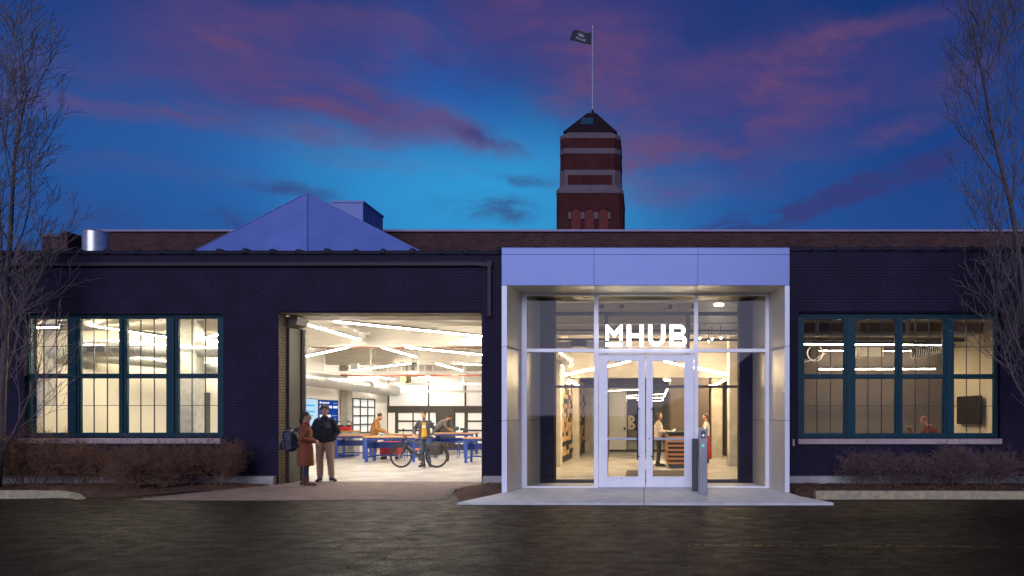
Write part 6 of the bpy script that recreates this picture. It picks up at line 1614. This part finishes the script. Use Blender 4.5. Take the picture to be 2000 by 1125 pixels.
# the seated reader in the right window
YS = 18.3
person('person with ginger hair and rust sweater reading at a high table in the right window', (xw(1806, YS) + .27, YS, 0), R(86), 1.68,
       dict(hair=M_hairgin, hairkind='short', head_pitch=R(-22), top=dict(mat=rustknit, puff=.028, name='sweater', low=-.2), bottom=dict(mat=denim), shoe=blackcloth, curl=(.3, .3)),
       dict(pelvis=V(0, -.03, .93), waist=V(0, .0, 1.07), chest=V(0, .10, 1.26), neck=V(0, .21, 1.40), head=V(0, .30, 1.53), shR=V(.18, .18, 1.36), shL=V(-.18, .18, 1.36), elR=V(.25, .27, 1.12), elL=V(-.25, .27, 1.12), wrR=V(.15, .50, 1.14), wrL=V(-.15, .50, 1.14),
            hiR=V(.09, 0, .90), hiL=V(-.09, 0, .90), knR=V(.12, .36, .86), knL=V(-.12, .36, .86), anR=V(.12, .32, .44), anL=V(-.12, .32, .44), toR=V(.13, .49, .37), toL=V(-.13, .49, .37)))

# ================================================================== trees and shrubs (bare, late winter)
def grow(mbT, mbC, p, d, L, r, level, rng, P):
    n = P['seg'][level]; pts = [p.copy()]; rad = [r]; dirs = [d.copy()]
    for k in range(n):
        d = (d + Vector((rng.gauss(0, 1), rng.gauss(0, 1), rng.gauss(0, .6))) * P['wob'][level] + Vector((0, 0, P['up'][level]))).normalized()
        p = p + d * L / n; pts.append(p.copy()); rad.append(max(P['rmin'], r * (1 - (1 - P['tip'][level]) * (k + 1) / n))); dirs.append(d.copy())
    (mbT if level <= P['trunk_levels'] else mbC).tube(pts, rad, P['sides'][level], cap=level == 0)
    if level >= P['levels']: return
    m = P['kids'][level]; f0 = P['first'][level]
    for i in range(m):
        t = f0 + (1 - f0) * (i + rng.uniform(.2, .9)) / m; s = min(n - .001, t * n); k = int(s); q = pts[k].lerp(pts[k + 1], s - k); dd = dirs[k]
        az_ = i * 2.4 + rng.uniform(-.7, .7); a = P['ang'][level] * rng.uniform(.7, 1.25)
        u = dd.orthogonal().normalized(); w = dd.cross(u); side = u * math.cos(az_) + w * math.sin(az_)
        nd = (dd * math.cos(a) + side * math.sin(a)).normalized(); ln = P['len'][level] * rng.uniform(.65, 1.15) * (1 - P['taper'][level] * t)
        rr_ = max(P['rmin'], (rad[k] + (rad[k + 1] - rad[k]) * (s - k)) * P['rk'][level])
        grow(mbT, mbC, q, nd, ln, rr_, level + 1, rng, P)
TP = dict(levels=4, seg=[12, 10, 7, 5, 4], wob=[.04, .055, .07, .09, .10], up=[.05, .15, .13, .11, .09], tip=[.12, .16, .2, .3, .5], sides=[9, 6, 4, 3, 3], trunk_levels=1,
          kids=[16, 6, 5, 4, 0], first=[.07, .14, .12, .12, 0], ang=[.58, .52, .58, .62, 0], len=[3.5, 1.6, .85, .45, 0], taper=[.62, .45, .4, .3, 0], rk=[.40, .55, .6, .7, 1], rmin=.0050)
def tree(label, x, y, H, seed, lean=(0, 0)):
    t = thing('bare_tree', label, 'tree', (x, y, 0), 'bare upright trees at the picture edges'); rng = random.Random(seed); a, b = MB(), MB()
    grow(a, b, Vector((x, y, 0)), Vector((lean[0], lean[1], 1)).normalized(), H, .09, 0, rng, TP)
    a.build('trunk', M_bark, t, smooth=True); b.build('crown', M_twig, t)
tree('tall leafless tree in front of the left window at the left edge', xw(-8, 14.7), 14.7, 8.9, 21, (.01, 0))
tree('tall leafless tree with upswept branches at the right edge', xw(2030, 14.6), 14.6, 10.6, 34, (-.005, 0))

SP = dict(levels=3, seg=[5, 4, 4, 3], wob=[.16, .22, .26, .28], up=[.06, .05, .03, .02], tip=[.35, .4, .5, .5], sides=[4, 3, 3, 3], trunk_levels=0, kids=[6, 5, 4, 0], first=[.15, .1, .1, 0],
          ang=[.65, .75, .8, 0], len=[.46, .27, .15, 0], taper=[.4, .3, .3, 0], rk=[.6, .65, .7, 1], rmin=.0028)
M_leafs = [mat('withered_leaf_%d' % i, c, .7) for i, c in enumerate(((.22, .10, .02), (.14, .12, .025), (.25, .06, .02)))]
def shrub(label, x, y, w, h, stems, seed, leaves=0, m=M_shrub):
    t = thing('bare_shrub', label, 'shrub', (x, y, .04), 'leafless shrubs along the building'); rng = random.Random(seed); a, b = MB(), MB()
    for k in range(stems):
        an = rng.uniform(0, 6.28); q = math.sqrt(rng.random()); p = Vector((x + w * .22 * q * math.cos(an), y + .14 * q * math.sin(an), .02))
        d = Vector((math.cos(an) * q * w * .62 / h, math.sin(an) * q * .35, 1)).normalized()
        grow(a, b, p, d, h * rng.uniform(.6, .95), rng.uniform(.006, .011), 0, rng, SP)
    a.build('stems', m, t); b.build('twigs', m, t)
    if leaves:
        for i in range(3):
            lm = MB()
            for k in range(leaves // 3):
                an = rng.uniform(0, 6.28); q = math.sqrt(rng.random()); zz = rng.uniform(.08, 1)
                c = Vector((x + w * .5 * q * math.cos(an), y + .3 * q * math.sin(an), .05 + h * zz * (1 - .3 * q))); u = Vector((rng.gauss(0, 1), rng.gauss(0, 1), rng.gauss(0, 1))).normalized() * rng.uniform(.012, .026); v = u.orthogonal().normalized() * rng.uniform(.006, .012)
                lm._add([c - u, c + v, c + u, c - v], [(0, 1, 2, 3)])
            lm.build('leaves', M_leafs[i], t, kind='stuff')
    return t
YSH = 15.25
for i, (px, w, h, n, lab, lv) in enumerate(((-35, 1.5, 1.22, 26, 'dense brown bare shrub at the very left edge below the tree', 60), (62, 1.5, 1.22, 28, 'dense brown bare shrub below the first pane of the left window', 90), (160, 1.4, 1.0, 22, 'bare shrub below the second pane of the left window', 60),
        (255, 1.3, .96, 20, 'bare shrub below the third pane of the left window', 40), (345, 1.2, .92, 16, 'bare shrub below the fourth pane of the left window', 20), (425, 1.1, 1.05, 18, 'rounded bare shrub at the right end of the left hedge', 20))):
    shrub(lab, xw(px, YSH), YSH, w, h, n, 100 + i, lv)
shrub('low shrub with yellow-green withered leaves in front of the left hedge', xw(268, 14.6), 14.6, .95, .62, 16, 140, 420)
shrub('small sprouting shrub with orange leaves between the left hedge plants', xw(320, 14.75), 14.75, .6, .42, 9, 141, 60)
M_sh2 = mat('shrub_twig_grey', (.135, .085, .075), .85, var=.3, vscale=4)
for i, (px, w, h, n, lab) in enumerate(((1678, .75, .68, 9, 'thin sparse bare shrub at the left end of the right bed'), (1745, 1.0, .68, 16, 'bare shrub below the second bay of the right window'), (1815, .9, .66, 15, 'bare shrub below the third bay of the right window'),
        (1868, 1.0, .76, 26, 'densest rounded bare shrub below the fourth bay of the right window'), (1935, .9, .72, 14, 'bare shrub at the right end under the right tree'), (2010, .9, .7, 12, 'bare shrub cut by the right picture edge'))):
    shrub(lab, xw(px, YSH), YSH, w, h, n, 200 + i, 0, M_sh2)
